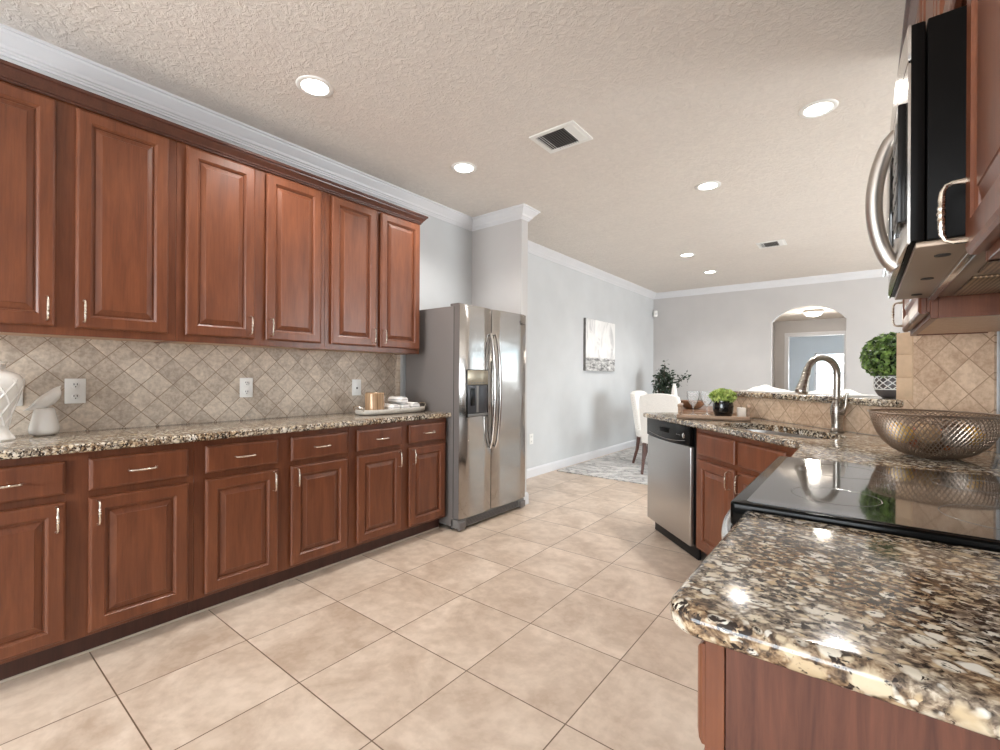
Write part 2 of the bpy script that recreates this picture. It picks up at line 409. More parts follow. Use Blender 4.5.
wall_with_hole('wall_living_right', 2.66, YF, 4.2, 7.0, .35, 2.25, XE, XE + .12, M=Matrix(((0, 1, 0, 0), (1, 0, 0, 0), (0, 0, 1, 0), (0, 0, 0, 1))))
struct(MB().box((XR, 2.56, 0), (XE + .1, 2.68, CZ)), 'wall_living_near', WALL_M)
# the diagonal bar: half-height wall, then a full-height piece up to the right wall
struct(MB().box((-3.2, 2.13, 0), (-1.93, 2.25, 1.048), M=DIAG), 'wall_bar', WALL_M)
struct(MB().box((-1.93, 2.13, 0), (-1.545, 2.25, CZ), M=DIAG), 'wall_corner', WALL_M)
# hall behind the arch, room beyond it
struct(MB().box((-1.62, YF + .12, 0), (-1.5, 11.5, 2.4)), 'wall_hall_left', WALL_W)
struct(MB().box((.15, YF + .12, 0), (.27, 11.5, 2.4)), 'wall_hall_right', WALL_W)
wall_with_hole('wall_hall_far', -1.62, .27, -1.24, -.30, 0, 2.05, 11.5, 11.62, WALL_W, top=2.4)
struct(MB().box((-1.62, YF + .12, 2.385), (.27, 11.62, 2.44)), 'ceiling_hall', CEIL_M)
struct(MB().box((-3.2, YF + .2, -.06), (1.6, 15.1, 0)), 'floor_hall', FLOOR_M)
struct(MB().box((-2.6, 11.62, 2.5), (1.2, 15.1, 2.56)), 'ceiling_back_room', CEIL_M)
struct(MB().box((-2.62, 11.62, 0), (-2.5, 15, 2.5)).box((1.1, 11.62, 0), (1.2, 15, 2.5)).box((-2.5,11.6,0),(-1.62,11.62,2.5)).box((.27,11.6,0),(1.1,11.62,2.5)), 'wall_back_room_side', plain('blue_grey_paint', lin(218, 223, 226), .7, nscale=3, namp=.01))
wall_with_hole('wall_back_room', -2.5, 1.1, -1.02, .05, .75, 1.85, 14.9, 15.0, plain('blue_grey_paint_far', lin(212, 219, 224), .7, nscale=3, namp=.01), top=2.5)
def casing(name, x0, x1, top, y, w=.075):
    mb = MB(); mb.box((x0 - w, y - .02, 0), (x0, y, top), .004).box((x1, y - .02, 0), (x1 + w, y, top), .004).box((x0 - w, y - .02, top), (x1 + w, y, top + w), .004)
    return struct(mb, name, TRIM_M)
casing('trim_1', -1.24, -.30, 2.05, 11.5)
struct(MB().box((-1.5, 10.55, 0), (-1.48, 10.63, 2.05), .004).box((-1.5, 9.7, 0), (-1.48, 9.78, 2.05), .004).box((-1.5, 9.7, 2.05), (-1.48, 10.63, 2.13), .004), 'trim_2', TRIM_M)
struct(MB().box((-1.5, 9.78, .01), (-1.492, 10.55, 2.05), .002).box((-1.494, 9.9, 1.1), (-1.488, 10.43, 1.9), .003).box((-1.494, 9.9, .2), (-1.488, 10.43, .95), .003), 'door_1', TRIM_M)
def window(name, w, h, M, nx=2, nz=2):
    mb = MB(); f = .05
    mb.box((0, -.03, 0), (w, .03, f)).box((0, -.03, h - f), (w, .03, h)).box((0, -.03, 0), (f, .03, h)).box((w - f, -.03, 0), (w, .03, h))
    for i in range(1, nx): mb.box((w * i / nx - .02, -.025, 0), (w * i / nx + .02, .025, h))
    for i in range(1, nz): mb.box((0, -.022, h * i / nz - .018), (w, .022, h * i / nz + .018))
    o = struct(mb, name, TRIM_M, M)
    p = MB().box((f, -.004, f), (w - f, .004, h - f)).build('pane', PANE, o, 0, None, M)
    return o
window('window_1', 2.4, 1.5, T(-2.55, YB - .05, .65), 3, 2)  # unseen window added behind the camera to carry the frontal fill
window('window_2', 2.5, .95, T(.95, YF + .06, .95), 2, 1)
window('window_3', 2.8, 1.9, T(XE + .06, 4.2, .35) @ Matrix.Rotation(PI / 2, 4, 'Z'), 2, 1)
window('window_4', 1.07, 1.10, T(-1.02, 14.95, .75), 1, 2)

# white crown mouldings: left wall, round the alcove stub, dining wall, far wall
cp = [(0, CZ - .100), (.010, CZ - .100), (.012, CZ - .090), (.018, CZ - .088), (.020, CZ - .080), (.028, CZ - .076), (.034, CZ - .062), (.052, CZ - .042), (.070, CZ - .024), (.074, CZ - .014), (.084, CZ - .012), (.084, CZ), (0, CZ)]
path = [(XL, YF), (XL, 3.53), (-2.455, 3.53), (-2.455, 3.43), (XL, 3.43), (XL, YB)]
struct(MB().sweep(cp, path), 'trim_3', TRIM_M, smooth=15)
struct(MB().sweep(cp, [(XE, YF), (XL, YF)]), 'trim_4', TRIM_M, smooth=15)
bp = [(0, 0), (.016, 0), (.016, .085), (.011, .1), (.006, .108), (0, .108)]
struct(MB().sweep(bp, [(XL, YF), (XL, 3.53), (-2.455, 3.53), (-2.455, 3.43), (-2.47, 3.43)]), 'baseboard_left', TRIM_M)
struct(MB().sweep(bp, [(ax0, YF), (XL, YF)]), 'baseboard_far', TRIM_M)

# ------------------------------------------------------------ cabinet kit
DOOR_RG = lambda: [(.004, -.006), (.004, .001), (0, .003), (0, .013), (.0035, .0175), (.010, .0205), (.050, .0205), (.053, .0165), (.059, .0125), (.060, .0065), (.065, .0065), (.068, .0095), (.088, .0165), (.0895, .0185)]
DRAW_RG = [(.004, -.006), (.004, .001), (0, .003), (0, .012), (.004, .0165), (.012, .0205)]
def pull(parent, c, vertical, L=.098, name='handle', M=None):
    """bow pull with a beaded middle, c = middle on the face, sticking out towards -y"""
    h = L / 2; pts = []; rad = []
    seq = [(-h, 0, .0062), (-h, .004, .0060), (-h * 1.0, .018, .0045), (-h * .93, .026, .0045), (-h * .74, .030, .0048), (-h * .5, .031, .0056), (-h * .24, .0315, .0052), (-h * .2, .0315, .0068), (-h * .1, .0315, .005), (0, .0315, .0075), (h * .1, .0315, .005), (h * .2, .0315, .0068), (h * .24, .0315, .0052), (h * .5, .031, .0056), (h * .74, .030, .0048), (h * .93, .026, .0045), (h, .018, .0045), (h, .004, .0060), (h, 0, .0062)]
    for a, d, r in seq:
        p = (c[0], c[1] - d, c[2] + a) if vertical else (c[0] + a, c[1] - d, c[2])
        pts.append(p); rad.append(r * .84)
    return MB().tube(pts, rad, 8).build(name, PULL, parent)
def front(parent, name, x0, x1, z0, z1, y, mat=WOOD, drawer=False):
    return MB().rings(x1 - x0, z1 - z0, DRAW_RG if drawer else DOOR_RG(), T(x0, y, z0)).build(name, mat, parent, 8)
def face_frame(parent, w, z0, z1, y, xs, zr, st=.03):
    """xs: stile spans, zr: rail spans"""
    mb = MB()
    for a, b in xs: mb.box((a, y + .006, z0), (b, y + .024, z1), .001, 1)
    for a, b in zr: mb.box((0.001, y + .0064, a), (w - .001, y + .0244, b), .001, 1)
    return mb.build('face_frame', WOOD, parent)
def base_cabinet(name, label, loc, rz, w, depth, doors, group, cat='cabinet', drawers=True, handles=None, draw_handle=True, toe=True, zt=.868, body_top=None):
    t = thing(name, label, cat, loc, rz, group)
    y = -depth
    MB().box((0, y + .024, .1), (w, -.002, body_top or zt)).build('body', WOOD, t, 0)
    edges = [0] + [v for d in doors for v in d[:2]] + [w]
    xs = [(edges[i] - (.006 if i else 0), edges[i + 1] + (.006 if i + 2 < len(edges) else 0)) for i in range(0, len(edges), 2)]
    face_frame(t, w, .1, zt, y, xs, [(.1, .128), (.668, .714), (.832, zt)])
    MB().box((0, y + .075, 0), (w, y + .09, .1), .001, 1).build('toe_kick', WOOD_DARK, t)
    for i, d in enumerate(doors):
        x0, x1, side = d
        o = front(t, 'door', x0, x1, .120, .676, y)
        hx = x0 + .028 if side == 'L' else x1 - .028
        pull(o, (hx, y - .0205, .612), True)
        dr = front(t, 'drawer' if draw_handle else 'false_drawer_front', x0, x1, .706, .838, y, drawer=True)
        if draw_handle: pull(dr, ((x0 + x1) / 2, y - .0205, .772), False)
    return t
def wall_cabinet(name, label, loc, rz, w, depth, doors, z0, z1, group=None, hz=.075, door_z=None, under=WOOD_PALE):
    t = thing(name, label, 'cabinet', loc, rz, group); y = -depth
    MB().box((0, y + .024, z0 + .012), (w, -.002, z1)).build('body', WOOD, t, 0)
    MB().box((.018, y + .02, z0 + .004), (w - .018, -.004, z0 + .0125)).build('bottom_panel', under, t, 0)
    for a in (0, w - .016): MB().box((a, y + .024, z0), (a + .016, -.002, z0 + .0125)).build('side_lip', WOOD, t, 0)
    edges = [0] + [v for d in doors for v in d[:2]] + [w]
    xs = [(edges[i] - (.006 if i else 0), edges[i + 1] + (.006 if i + 2 < len(edges) else 0)) for i in range(0, len(edges), 2)]
    dz0, dz1 = door_z or (z0 + .035, z1 - .03)
    face_frame(t, w, z0, z1, y, xs, [(z0, dz0 + .008), (dz1 - .008, z1)])
    for x0, x1, side in doors:
        o = front(t, 'door', x0, x1, dz0, dz1, y)
        if side: pull(o, (x0 + .027 if side == 'L' else x1 - .027, y - .0205, dz0 + hz), True)
    return t

# left run (local x = along the wall away from the camera, front towards the room)
LW = PI / 2
base_cabinet('base_cabinet', 'cherry base cabinet under the white vase at the near end of the left run', (XL, 0.0, 0), LW, .835, .54, [(.03, .380, 'R'), (.450, .808, 'L')], 'base cabinets of the left run')
base_cabinet('base_cabinet', 'cherry base cabinet in the middle of the left run', (XL, .836, 0), LW, .85, .54, [(.044, .398, 'R'), (.472, .829, 'L')], 'base cabinets of the left run')
base_cabinet('base_cabinet', 'cherry base cabinet beside the refrigerator', (XL, 1.687, 0), LW, .853, .54, [(.050, .404, 'R'), (.474, .824, 'L')], 'base cabinets of the left run')
struct(MB().box((XL + .46, 0, 0), (XL + .471, 2.54, .010), .003), 'trim_5', plain('cream_caulk_strip', lin(196, 182, 166), .5))
UZ0, UZ1 = 1.357, 2.40
wall_cabinet('wall_cabinet', 'cherry wall cabinet above the white vase, nearest of the left row', (XL, 0, 0), LW, .829, .30, [(.03, .379, 'R'), (.444, .792, 'L')], UZ0, UZ1, 'wall cabinets of the left row')
wall_cabinet('wall_cabinet', 'cherry wall cabinet in the middle of the left row', (XL, .83, 0), LW, .829, .30, [(.038, .381, 'R'), (.445, .795, 'L')], UZ0, UZ1, 'wall cabinets of the left row')
wall_cabinet('wall_cabinet', 'cherry wall cabinet next to the refrigerator, farthest of the left row', (XL, 1.66, 0), LW, .818, .30, [(.039, .391, 'R'), (.43, .804, 'L')], UZ0, UZ1, 'wall cabinets of the left row')
ccp = [(0, 2.382), (.006, 2.382), (.007, 2.392), (.013, 2.393), (.014, 2.400), (.022, 2.410), (.034, 2.424), (.036, 2.431), (.044, 2.433), (.045, 2.446), (0, 2.446)]
cxf = XL + .30
tag(MB().sweep(ccp, [(XL, 2.479), (cxf, 2.479), (cxf, 0)]).build('cabinet_crown_molding', WOOD_CROWN, None, 10), 'dark cherry crown moulding along the top of the left wall cabinets', 'molding')

def counter(name, poly, z0, z1, label, bev=.013):
    o = MB().prism(poly, z0, z1, bev, 4).build(name, GRANITE, None, 50)
    return tag(o, label, 'countertop')
def rounded(poly, idx, r, n=6):
    out = []
    for i, p in enumerate(poly):
        if i not in idx: out.append(p); continue
        p = Vector(p); a = (Vector(poly[i - 1]) - p).normalized(); b = (Vector(poly[(i + 1) % len(poly)]) - p).normalized()
        ang = a.angle(b); d = r / math.tan(ang / 2); c = p + (a + b).normalized() * (r / math.sin(ang / 2))
        s = p + a * d - c; e = p + b * d - c
        a0 = math.atan2(s.y, s.x); da = math.atan2(e.y, e.x) - a0
        while da > PI: da -= 2 * PI
        while da < -PI: da += 2 * PI
        for k in range(n + 1): out.append((c.x + r * math.cos(a0 + da * k / n), c.y + r * math.sin(a0 + da * k / n)))
    return out
CT = .905
counter('countertop', [(XL + .002, 0), (-2.475, 0), (-2.475, 2.548), (XL + .002, 2.548)], .869, CT, 'speckled brown granite countertop running along the left wall')
# backsplash of the left wall, local x along the wall
o = MB().box((0, -.012, CT), (2.478, -.001, UZ0 + .02)).build('tile_backsplash', SPLASH_L, None, 0)
o.location = (XL, 0, 0); o.rotation_euler = (0, 0, LW); tag(o, 'taupe diamond-laid stone tile backsplash above the left counter', 'backsplash')
o = MB().box((2.4785, -.013, CT), (2.525, -.001, UZ0 + .1), .003).build('backsplash_border', BORDER_L, None); o.location = (XL, 0, 0); o.rotation_euler = (0, 0, LW)
tag(o, 'narrow upright stone tile border ending the left backsplash beside the refrigerator', 'backsplash')

# outlets
def outlet(label, loc, rz, slots=True, w=.078, h=.122, switch=False):
    t = thing('wall_outlet', label, 'outlet', loc, rz, 'white wall outlets')
    MB().box((-w / 2, -.006, -h / 2), (w / 2, 0, h / 2), .003).build('cover_plate', WHITE, t)
    if switch:
        MB().box((-.017, -.009, -.033), (.017, -.005, .033), .002).build('rocker', WHITE, t)
        MB().box((-.006, -.0105, -.012), (.006, -.0085, .002)).build('test_button', SLOT, t)
        return t
    for s in (-1, 1):
        r = MB().lathe([(0, 0), (.0165, 0), (.0165, .003), (.015, .004), (0, .004)], n=24, M=T(0, -.005, s * .0285) @ Matrix.Rotation(PI / 2, 4, 'X')).build('receptacle', WHITE, t)
        MB().box((-.0075, -.0100, s * .0285), (-.0045, -.0088, s * .0285 + .009)).box((.0045, -.0100, s * .0285), (.0075, -.0088, s * .0285 + .009)).box((-.002, -.0100, s * .0285 - .010), (.002, -.0088, s * .0285 - .005)).build('slot', SLOT, r, 0)
    return t
for y, z, lb, sw in ((.275, 1.10, 'white wall outlet half hidden behind the white vase', False), (.494, 1.103, 'white duplex wall outlet right of the white bird figurine', False), (1.295, 1.106, 'white duplex wall outlet in the middle of the left backsplash', False), (2.098, 1.094, 'white wall outlet with rocker above the towel tray', True)):
    outlet(lb, (XL + .0125, y, z), LW, switch=sw)
outlet('white wall outlet low on the dining room wall beside the refrigerator', (XL, 4.49, .447), LW)

# ------------------------------------------------------------ refrigerator
fr = thing('refrigerator', 'stainless steel side by side refrigerator with grey side panels', 'refrigerator', (XL, 2.556, 0), LW)
FW = .864; FD = .675; fy = -.60
MB().box((0, fy, .03), (FW, -.04, 1.722), .004).build('body', FRIDGE_SIDE, fr)
def fridge_door(x0, x1):
    mb = MB(); n = 14; poly = []
    for k in range(n + 1):                       # gently bowed front
        u = k / n; poly.append((x0 + (x1 - x0) * u, -FD + .012 * (2 * u - 1) ** 4 + .002))
    poly += [(x1, fy - .006), (x0, fy - .006)]
    mb.prism(poly, .095, 1.735, .004, 2)
    return mb
DL = fridge_door(-.002, .378); DR = fridge_door(.385, FW + .004)
dl = DL.build('door', STEEL, fr); dr = DR.build('door', STEEL, fr)
MB().prism([(-.0028, -FD + .016), (-.0028, fy - .006), (.001, fy - .006), (.001, -FD + .016)], .097, 1.733).build('door_side', FRIDGE_SIDE, dl, 0)
MB().box((-.001, fy - .005, .1), (FW + .001, fy + .001, 1.72)).build('door_gasket', BLACK_M, fr, 0)
for d, x in ((dl, .347), (dr, .414)):
    pts = []; 
    for k in range(17):
        u = k / 16; z = .60 + .93 * u; b = math.sin(PI * u)
        pts.append((x, -FD - .004 - .050 * b ** .55, z))
    MB().tube(pts, [.011 + .003 * math.sin(PI * k / 16) for k in range(17)], 10, squash=(1.15, .8)).build('handle', STEEL_H, d)
# dispenser on the left door: recess frame, control face, cavity, paddle, tray
dsp = MB().box((.066, -FD - .002, .866), (.322, -FD + .010, 1.236), .003).build('ice_dispenser', BLACK, dl)
MB().box((.072, -FD - .006, 1.118), (.316, -FD - .001, 1.230), .002).build('control_panel', plain('champagne_control_face', lin(150, 140, 122), .3, .6), dsp)
mbk = MB()
for k in range(5): mbk.box((.105 + k * .035, -FD - .0075, 1.128), (.125 + k * .035, -FD - .0055, 1.136))
mbk.build('button', GREY_PL, dsp, 0)
MB().box((.080, -FD - .0035, .895), (.308, -FD - .0015, 1.112), .001).build('cavity', plain('dark_grey_cavity', lin(58, 58, 62), .35), dsp)
MB().box((.105, -FD - .014, .955), (.150, -FD - .003, 1.09), .004).build('paddle', BLACK, dsp)
MB().box((.175, -FD - .006, .90), (.200, -FD - .003, 1.11), .001).build('cavity_rib', GREY_PL, dsp)
MB().box((.078, -FD - .012, .872), (.310, -FD - .001, .892), .002).build('drip_tray', GREY_PL, dsp)
# emblem at the top corner of the right door: swirl ring and lettering strokes
lg = MB(); zc, xc, yl = 1.655, .775, -FD - .0005
lg.tube([(xc + .012 * math.cos(a), yl, zc + .012 + .009 * math.sin(a)) for a in [PI * .2 + k * PI * 1.5 / 10 for k in range(11)]], .0016, 6)
lg.tube([(xc - .002, yl, zc + .006), (xc + .004, yl, zc - .010), (xc + .010, yl, zc), (xc + .016, yl, zc - .010), (xc + .022, yl, zc + .006)], .0018, 6)
lg.tube([(xc + .028 + .003 * k, yl, zc - .008 + .004 * (k % 2)) for k in range(9)], .0014, 6)
lg.build('emblem', SLOT, dr)
MB().box((.0, -FD + .02, .022), (FW, fy + .02, .088), .004).build('base_grille', GREY_PL, fr)
gm = MB()
for k in range(5): gm.box((.09, -FD + .0185, .034 + k * .010), (FW - .09, -FD + .0205, .038 + k * .010))
gm.build('grille_slot', SLOT, fr, 0)
for x in (.035, FW - .035): MB().box((x - .035, -FD + .004, .012), (x + .035, -FD + .03, .07), .005).build('grille_end_cap', FRIDGE_SIDE, fr)
for x in (.04, FW - .04):
    MB().lathe([(0, 0), (.02, 0), (.02, .02), (.012, .03), (0, .03)], (x, -.56, 0), 16).build('foot', BLACK_M, fr)
    MB().lathe([(0, 0), (.02, 0), (.02, .02), (.012, .03), (0, .03)], (x, -.1, 0), 16).build('foot', BLACK_M, fr)
for x in (.03, FW - .03): MB().box((x - .03, fy - .05, 1.7225), (x + .03, fy + .04, 1.742), .004).build('hinge_cover', FRIDGE_SIDE, fr)

# ------------------------------------------------------------ things on the left counter
def spin_tube(prof, turns, n, r, k0, c, sgn=1, M=None):
    """ribs winding over a lathe profile"""
    mb = MB()
    return mb
vz = [(0, 0), (.064, 0), (.067, .006), (.064, .014), (.054, .030), (.047, .044), (.046, .060), (.053, .10), (.066, .15), (.083, .20), (.091, .235), (.090, .258), (.078, .278), (.056, .290), (.042, .294), (.036, .300), (.036, .322), (.042, .327), (.041, .333), (.034, .331), (.031, .30), (0, .29)]
vs_ = thing('ceramic_vase', 'white ginger jar shaped vase with raised diamond lattice on the left counter', 'vase', (-2.86, .207, CT))
MB().lathe(vz, n=40).build('body', CERAMIC, vs_)
def prof_r(z, P):
    for (r0, z0), (r1, z1) in zip(P, P[1:]):
        if z0 <= z <= z1 and z1 > z0: return r0 + (r1 - r0) * (z - z0) / (z1 - z0)
    return P[-1][0]
VP = [p for p in vz if p[1] >= .040][:9]
mb = MB()
for sgn in (1, -1):
    for k in range(9):
        pts = []
        for i in range(19):
            z = .062 + .198 * i / 18; r = prof_r(z, VP) - .0015; a = 2 * PI * k / 9 + sgn * 1.5 * i / 18
            pts.append((r * math.cos(a), r * math.sin(a), z))
        mb.tube(pts, .0050, 6)
mb.build('lattice_relief', CERAMIC, vs_)
bd = thing('bird_figurine', 'white ceramic bird perched on a pebble shaped base', 'figurine', (-2.965, .375, CT), LW)
MB().lathe([(0, 0), (.034, 0), (.044, .004), (.051, .013), (.053, .026), (.0515, .042), (.047, .064), (.041, .090), (.037, .110), (.034, .120), (.027, .125), (0, .126)], n=32).build('pebble_base', CERAMIC, bd)
MB().tube([(-.068, 0, .114), (-.052, 0, .121), (-.036, 0, .130), (-.020, 0, .140), (-.002, 0, .152), (.016, 0, .166), (.030, 0, .182), (.038, 0, .197), (.043, 0, .209), (.048, 0, .218), (.056, 0, .226)], [.002, .007, .014, .022, .028, .030, .027, .022, .0155, .007, .001], 18, squash=(.9, 1)).build('bird_body', CERAMIC, bd)
for s_ in (-1, 1): MB().ball((.045, s_ * .013, .2025), .002, 1).build('eye', SLOT, bd)

ty = thing('serving_tray', 'oblong grey wooden tray with looped end handles on the left counter', 'tray', (-2.79, 2.232, CT), LW)
TRAYG = make_wood('whitewashed_tray_wood', (.42, .38, .33), (.58, .54, .48), .6, (4, 30, 30), 0)
ov = lambda a, b, n=40, e=3.2: [(a * (abs(math.cos(t)) ** (2 / e)) * (1 if math.cos(t) >= 0 else -1), b * (abs(math.sin(t)) ** (2 / e)) * (1 if math.sin(t) >= 0 else -1)) for t in [2 * PI * k / n for k in range(n)]]
MB().prism(ov(.285, .100), 0.004, .014, .003, 2).build('tray_base', TRAYG, ty)
MB().tube([(x, y, .022) for x, y in ov(.288, .103)], .011, 8, closed=True, squash=(.6, 1.4)).build('rim', TRAYG, ty)
for s in (-1, 1):
    MB().tube([(s * .282, -.05, .03), (s * .298, -.048, .052), (s * .310, -.03, .062), (s * .312, 0, .064), (s * .310, .03, .062), (s * .298, .048, .052), (s * .282, .05, .03)], .0055, 8).build('handle', PULL, ty)
cn = thing('canister', 'glossy brown striped canister on the grey wooden tray', 'canister', (-2.80, 2.085, CT + .0145), 0)
def make_canister():
    m, nt, b = new_mat('striped_bronze_glaze')
    n = noise(nt, mapping(nt, (40, 40, 1.0)), 1.2, 4, .6); r = ramp(nt, [(.3, lin(132, 100, 74)), (.5, lin(196, 164, 130)), (.7, lin(160, 124, 92))], n.outputs[0])
    nt.links.new(r.outputs[0], b.inputs['Base Color']); b.inputs['Roughness'].default_value = .18; b.inputs['Metallic'].default_value = .35; b.inputs['Coat Weight'].default_value = .5
    return m
MB().lathe([(0, 0), (.068, 0), (.071, .003), (.071, .132), (.072, .137), (.069, .141), (.066, .137), (.066, .006), (0, .006)], n=36).build('body', make_canister(), cn)
def make_stripe():
    m, nt, b = new_mat('grey_striped_cotton')
    w = nt.nodes.new('ShaderNodeTexWave'); w.bands_direction = 'Z'; w.inputs['Scale'].default_value = 16; w.inputs['Distortion'].default_value = .6
    nt.links.new(mapping(nt), w.inputs['Vector'])
    r = ramp(nt, [(.0, lin(236, 233, 229)), (.90, lin(238, 235, 231)), (.96, lin(120, 116, 116))], w.outputs[0]); nt.links.new(r.outputs[0], b.inputs['Base Color']); b.inputs['Roughness'].default_value = .9
    return m
STRIPE = make_stripe()
def towel(label, loc, L, r, rz, sq=.72):
    t = thing('rolled_towel', label, 'towel', loc, rz, 'rolled towels on the tray')
    mb = MB(); n = 13
    prof = [(0, 0), (r * .9, 0), (r, .006), (r, L - .006), (r * .9, L), (0, L)]
    mb.lathe(prof, n=24, M=Matrix.Translation((-L / 2, 0, r * sq)) @ Matrix.Diagonal((1, 1, sq, 1)) @ Matrix.Rotation(PI / 2, 4, 'Y'))
    mb.build('roll', STRIPE, t)
    sp = [(-L / 2 - .001, r * k / 26 * math.cos(k * .55), r * sq + r * sq * k / 26 * math.sin(k * .55)) for k in range(2, 25)]
    MB().tube(sp, .0022, 5).build('spiral_fold', FABRIC_W, t)
    return t
zt = CT + .0145
towel('white towel roll lying next to the brown canister', (-2.785, 2.205, zt), .16, .038, 0)
towel('lower white striped towel roll in the middle of the tray', (-2.785, 2.298, zt), .16, .038, 0)
towel('white towel roll at the refrigerator end of the tray', (-2.785, 2.398, zt), .16, .043, 0)
towel('white striped towel roll lying on top of the other towels', (-2.785, 2.285, zt + .056), .16, .036, 0)

# ------------------------------------------------------------ diagonal peninsula: sink cabinet, dishwasher, counter
dx, dy = D(-2.78, 2.13)
base_cabinet('sink_cabinet', 'cherry sink base cabinet of the peninsula beside the dishwasher', (dx, dy, 0), -PI / 4, .885, .535, [(.050, .418, 'R'), (.454, .80, 'L')], None, draw_handle=False, body_top=.67)
cb = thing('corner_base_cabinet', 'cherry corner base cabinet between the sink cabinet and the range', 'cabinet', (.1, 2.2, 0))
cpoly = [(-.150, 1.882), (.41, 1.882), (.41, 2.53), (.148, 2.820), (-.200, 2.472), (-.150, 2.42)]
MB().prism([(x - .1, y - 2.2) for x, y in cpoly], .1, .866).build('body', WOOD, cb, 0)
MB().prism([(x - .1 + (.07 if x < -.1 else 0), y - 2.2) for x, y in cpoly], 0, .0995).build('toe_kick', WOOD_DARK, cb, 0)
front(cb, 'filler_panel', 0, .5, 0, .70, 0).matrix_local = T(-.251, .205, .13) @ Matrix.Rotation(-PI / 2, 4, 'Z')
dx, dy = D(-3.44, 2.12)
dw = thing('dishwasher', 'stainless steel dishwasher with black control strip under the peninsula', 'dishwasher', (dx, dy, 0), -PI / 4)
WD = .634; y0 = -.545
MB().box((.008, y0 + .03, .10), (WD - .008, -.02, .866), .003).build('body', BLACK_M, dw)
MB().box((0, y0, .095), (WD, y0 + .028, .735), .006, 3).build('door_panel', STEEL_DW, dw)
cpn = MB()
n = 10; poly = [(0, .868), (0, .742)] + [(WD * k / n, .742 - .012 * math.sin(PI * k / n)) for k in range(1, n)] + [(WD, .742), (WD, .868)]
cpn.prism(poly, -(y0 + .028), -(y0 - .006), .004, 2, M=ROTX)
cp_ = cpn.build('control_panel', BLACK, dw)
MB().box((.21, y0 - .012, .818), (.36, y0 - .002, .826), .003).box((.215, y0 - .0075, .792), (.355, y0 - .002, .8185), .003).build('handle_recess', BLACK_S, cp_)
MB().tube([(WD * .06 + (WD * .85) * k / 20, y0 - .0068, .770 - .022 * math.sin(PI * k / 20)) for k in range(21)], .0022, 6).build('gloss_line', GREY_PL, cp_)  # grey arc drawn in for the gloss along the panel's curved lower part
MB().lathe([(0, 0), (.017, 0), (.017, .004), (.014, .006), (0, .006)], n=24, M=T(WD - .075, y0 - .005, .80) @ Matrix.Rotation(PI / 2, 4, 'X')).build('round_button', STEEL_H, cp_)
for k in range(3): MB().box((.46 + k * .02, y0 - .0072, .796), (.472 + k * .02, y0 - .0055, .801)).build('indicator', GREY_PL, cp_, 0)
MB().box((.01, y0 + .06, 0), (WD - .005, y0 + .08, .09), .002).build('toe_kick', BLACK_M, dw)
o = MB().box((-3.465, 1.72, 0), (-3.444, 2.13, .868), .001, 1).build('end_panel', WOOD, None, 40, None, DIAG); tag(o, 'cherry end panel left of the dishwasher', 'panel')

# granite of the peninsula, corner and range side with an oval sink cut-out
pts = [D(-3.50, 1.55), D(-1.852, 1.55)]
xk = -.207; pts = [D(-3.50, 1.55), (xk, 1.55 * S2 - xk), (xk, 1.882), (XR - .002, 1.882), (XR - .002, 2.12 * S2 - XR), D(-3.50, 2.118)]
pts = rounded(pts, {0, 5}, .04)
ct = MB().prism(pts, .869, CT, .013, 4).build('countertop', GRANITE, None, 50)
tag(ct, 'speckled brown granite countertop of the diagonal peninsula around the sink', 'countertop')
sk = [(p[0] * 1.0, p[1]) for p in ov(.36, .175, 48, 2.6)]
SKC = (-2.29, 1.785)
cut = MB().prism([(SKC[0] + x, SKC[1] + y) for x, y in sk], .80, .95, M=DIAG).build('cutter', GRANITE, None, 0)
md = ct.modifiers.new('hole', 'BOOLEAN'); md.object = cut; md.operation = 'DIFFERENCE'; md.solver = 'EXACT'
bpy.context.view_layer.update()
me = bpy.data.meshes.new_from_object(ct.evaluated_get(bpy.context.evaluated_depsgraph_get()))
ct.modifiers.clear(); ct.data = me
bpy.data.objects.remove(cut, do_unlink=True)
snk = thing('kitchen_sink', 'stainless steel undermount sink set in the peninsula counter', 'sink', (*D(*SKC), 0), -PI / 4)
mb = MB()
t = bmesh.new(); prev = None
lv = [(1.06, .868), (1.005, .868), (1.0, .862), (.985, .74), (.95, .715), (.85, .705), (.12, .700), (.10, .694)]
for sc_, z in lv:
    ring = [t.verts.new((x * sc_, y * sc_, z)) for x, y in sk]
    if prev:
        for k in range(len(ring)): t.faces.new((prev[k], prev[(k + 1) % len(ring)], ring[(k + 1) % len(ring)], ring[k]))
    prev = ring
t.faces.new(prev)
mb._add(t); mb.build('basin', STEEL_DW, snk, 50)
MB().lathe([(0, 0), (.032, 0), (.040, .004), (.042, .006), (.036, .007), (.03, .004), (0, .004)], (0, 0, .702), 24).build('drain', CHROME, snk)

# faucet
fx, fy2 = D(-2.205, 2.055)
fc = thing('kitchen_faucet', 'tall brushed nickel gooseneck faucet behind the sink', 'faucet', (fx, fy2, CT), -PI / 4)
MB().lathe([(0, 0), (.030, 0), (.031, .006), (.026, .012), (.0235, .03), (.027, .07), (.030, .10), (.0285, .13), (.021, .155), (.0185, .165), (.0215, .170), (.0215, .178), (.0165, .182), (0, .182)], n=28).build('base', NICKEL, fc)
tp = [(0, 0, .17), (0, 0, .22), (0, 0, .27)]
ra = .088; zc = .30
for k in range(0, 19):
    a = k / 18 * math.radians(160)
    tp.append((0, -ra + ra * math.cos(a), zc + ra * math.sin(a)))
spt = MB().tube(tp, .0165, 14).build('gooseneck', NICKEL, fc)
a = math.radians(160); e = Vector((0, -ra + ra * math.cos(a), zc + ra * math.sin(a))); d = Vector((0, -math.sin(a), math.cos(a)))
d = Vector((0, -.30, -1)).normalized()
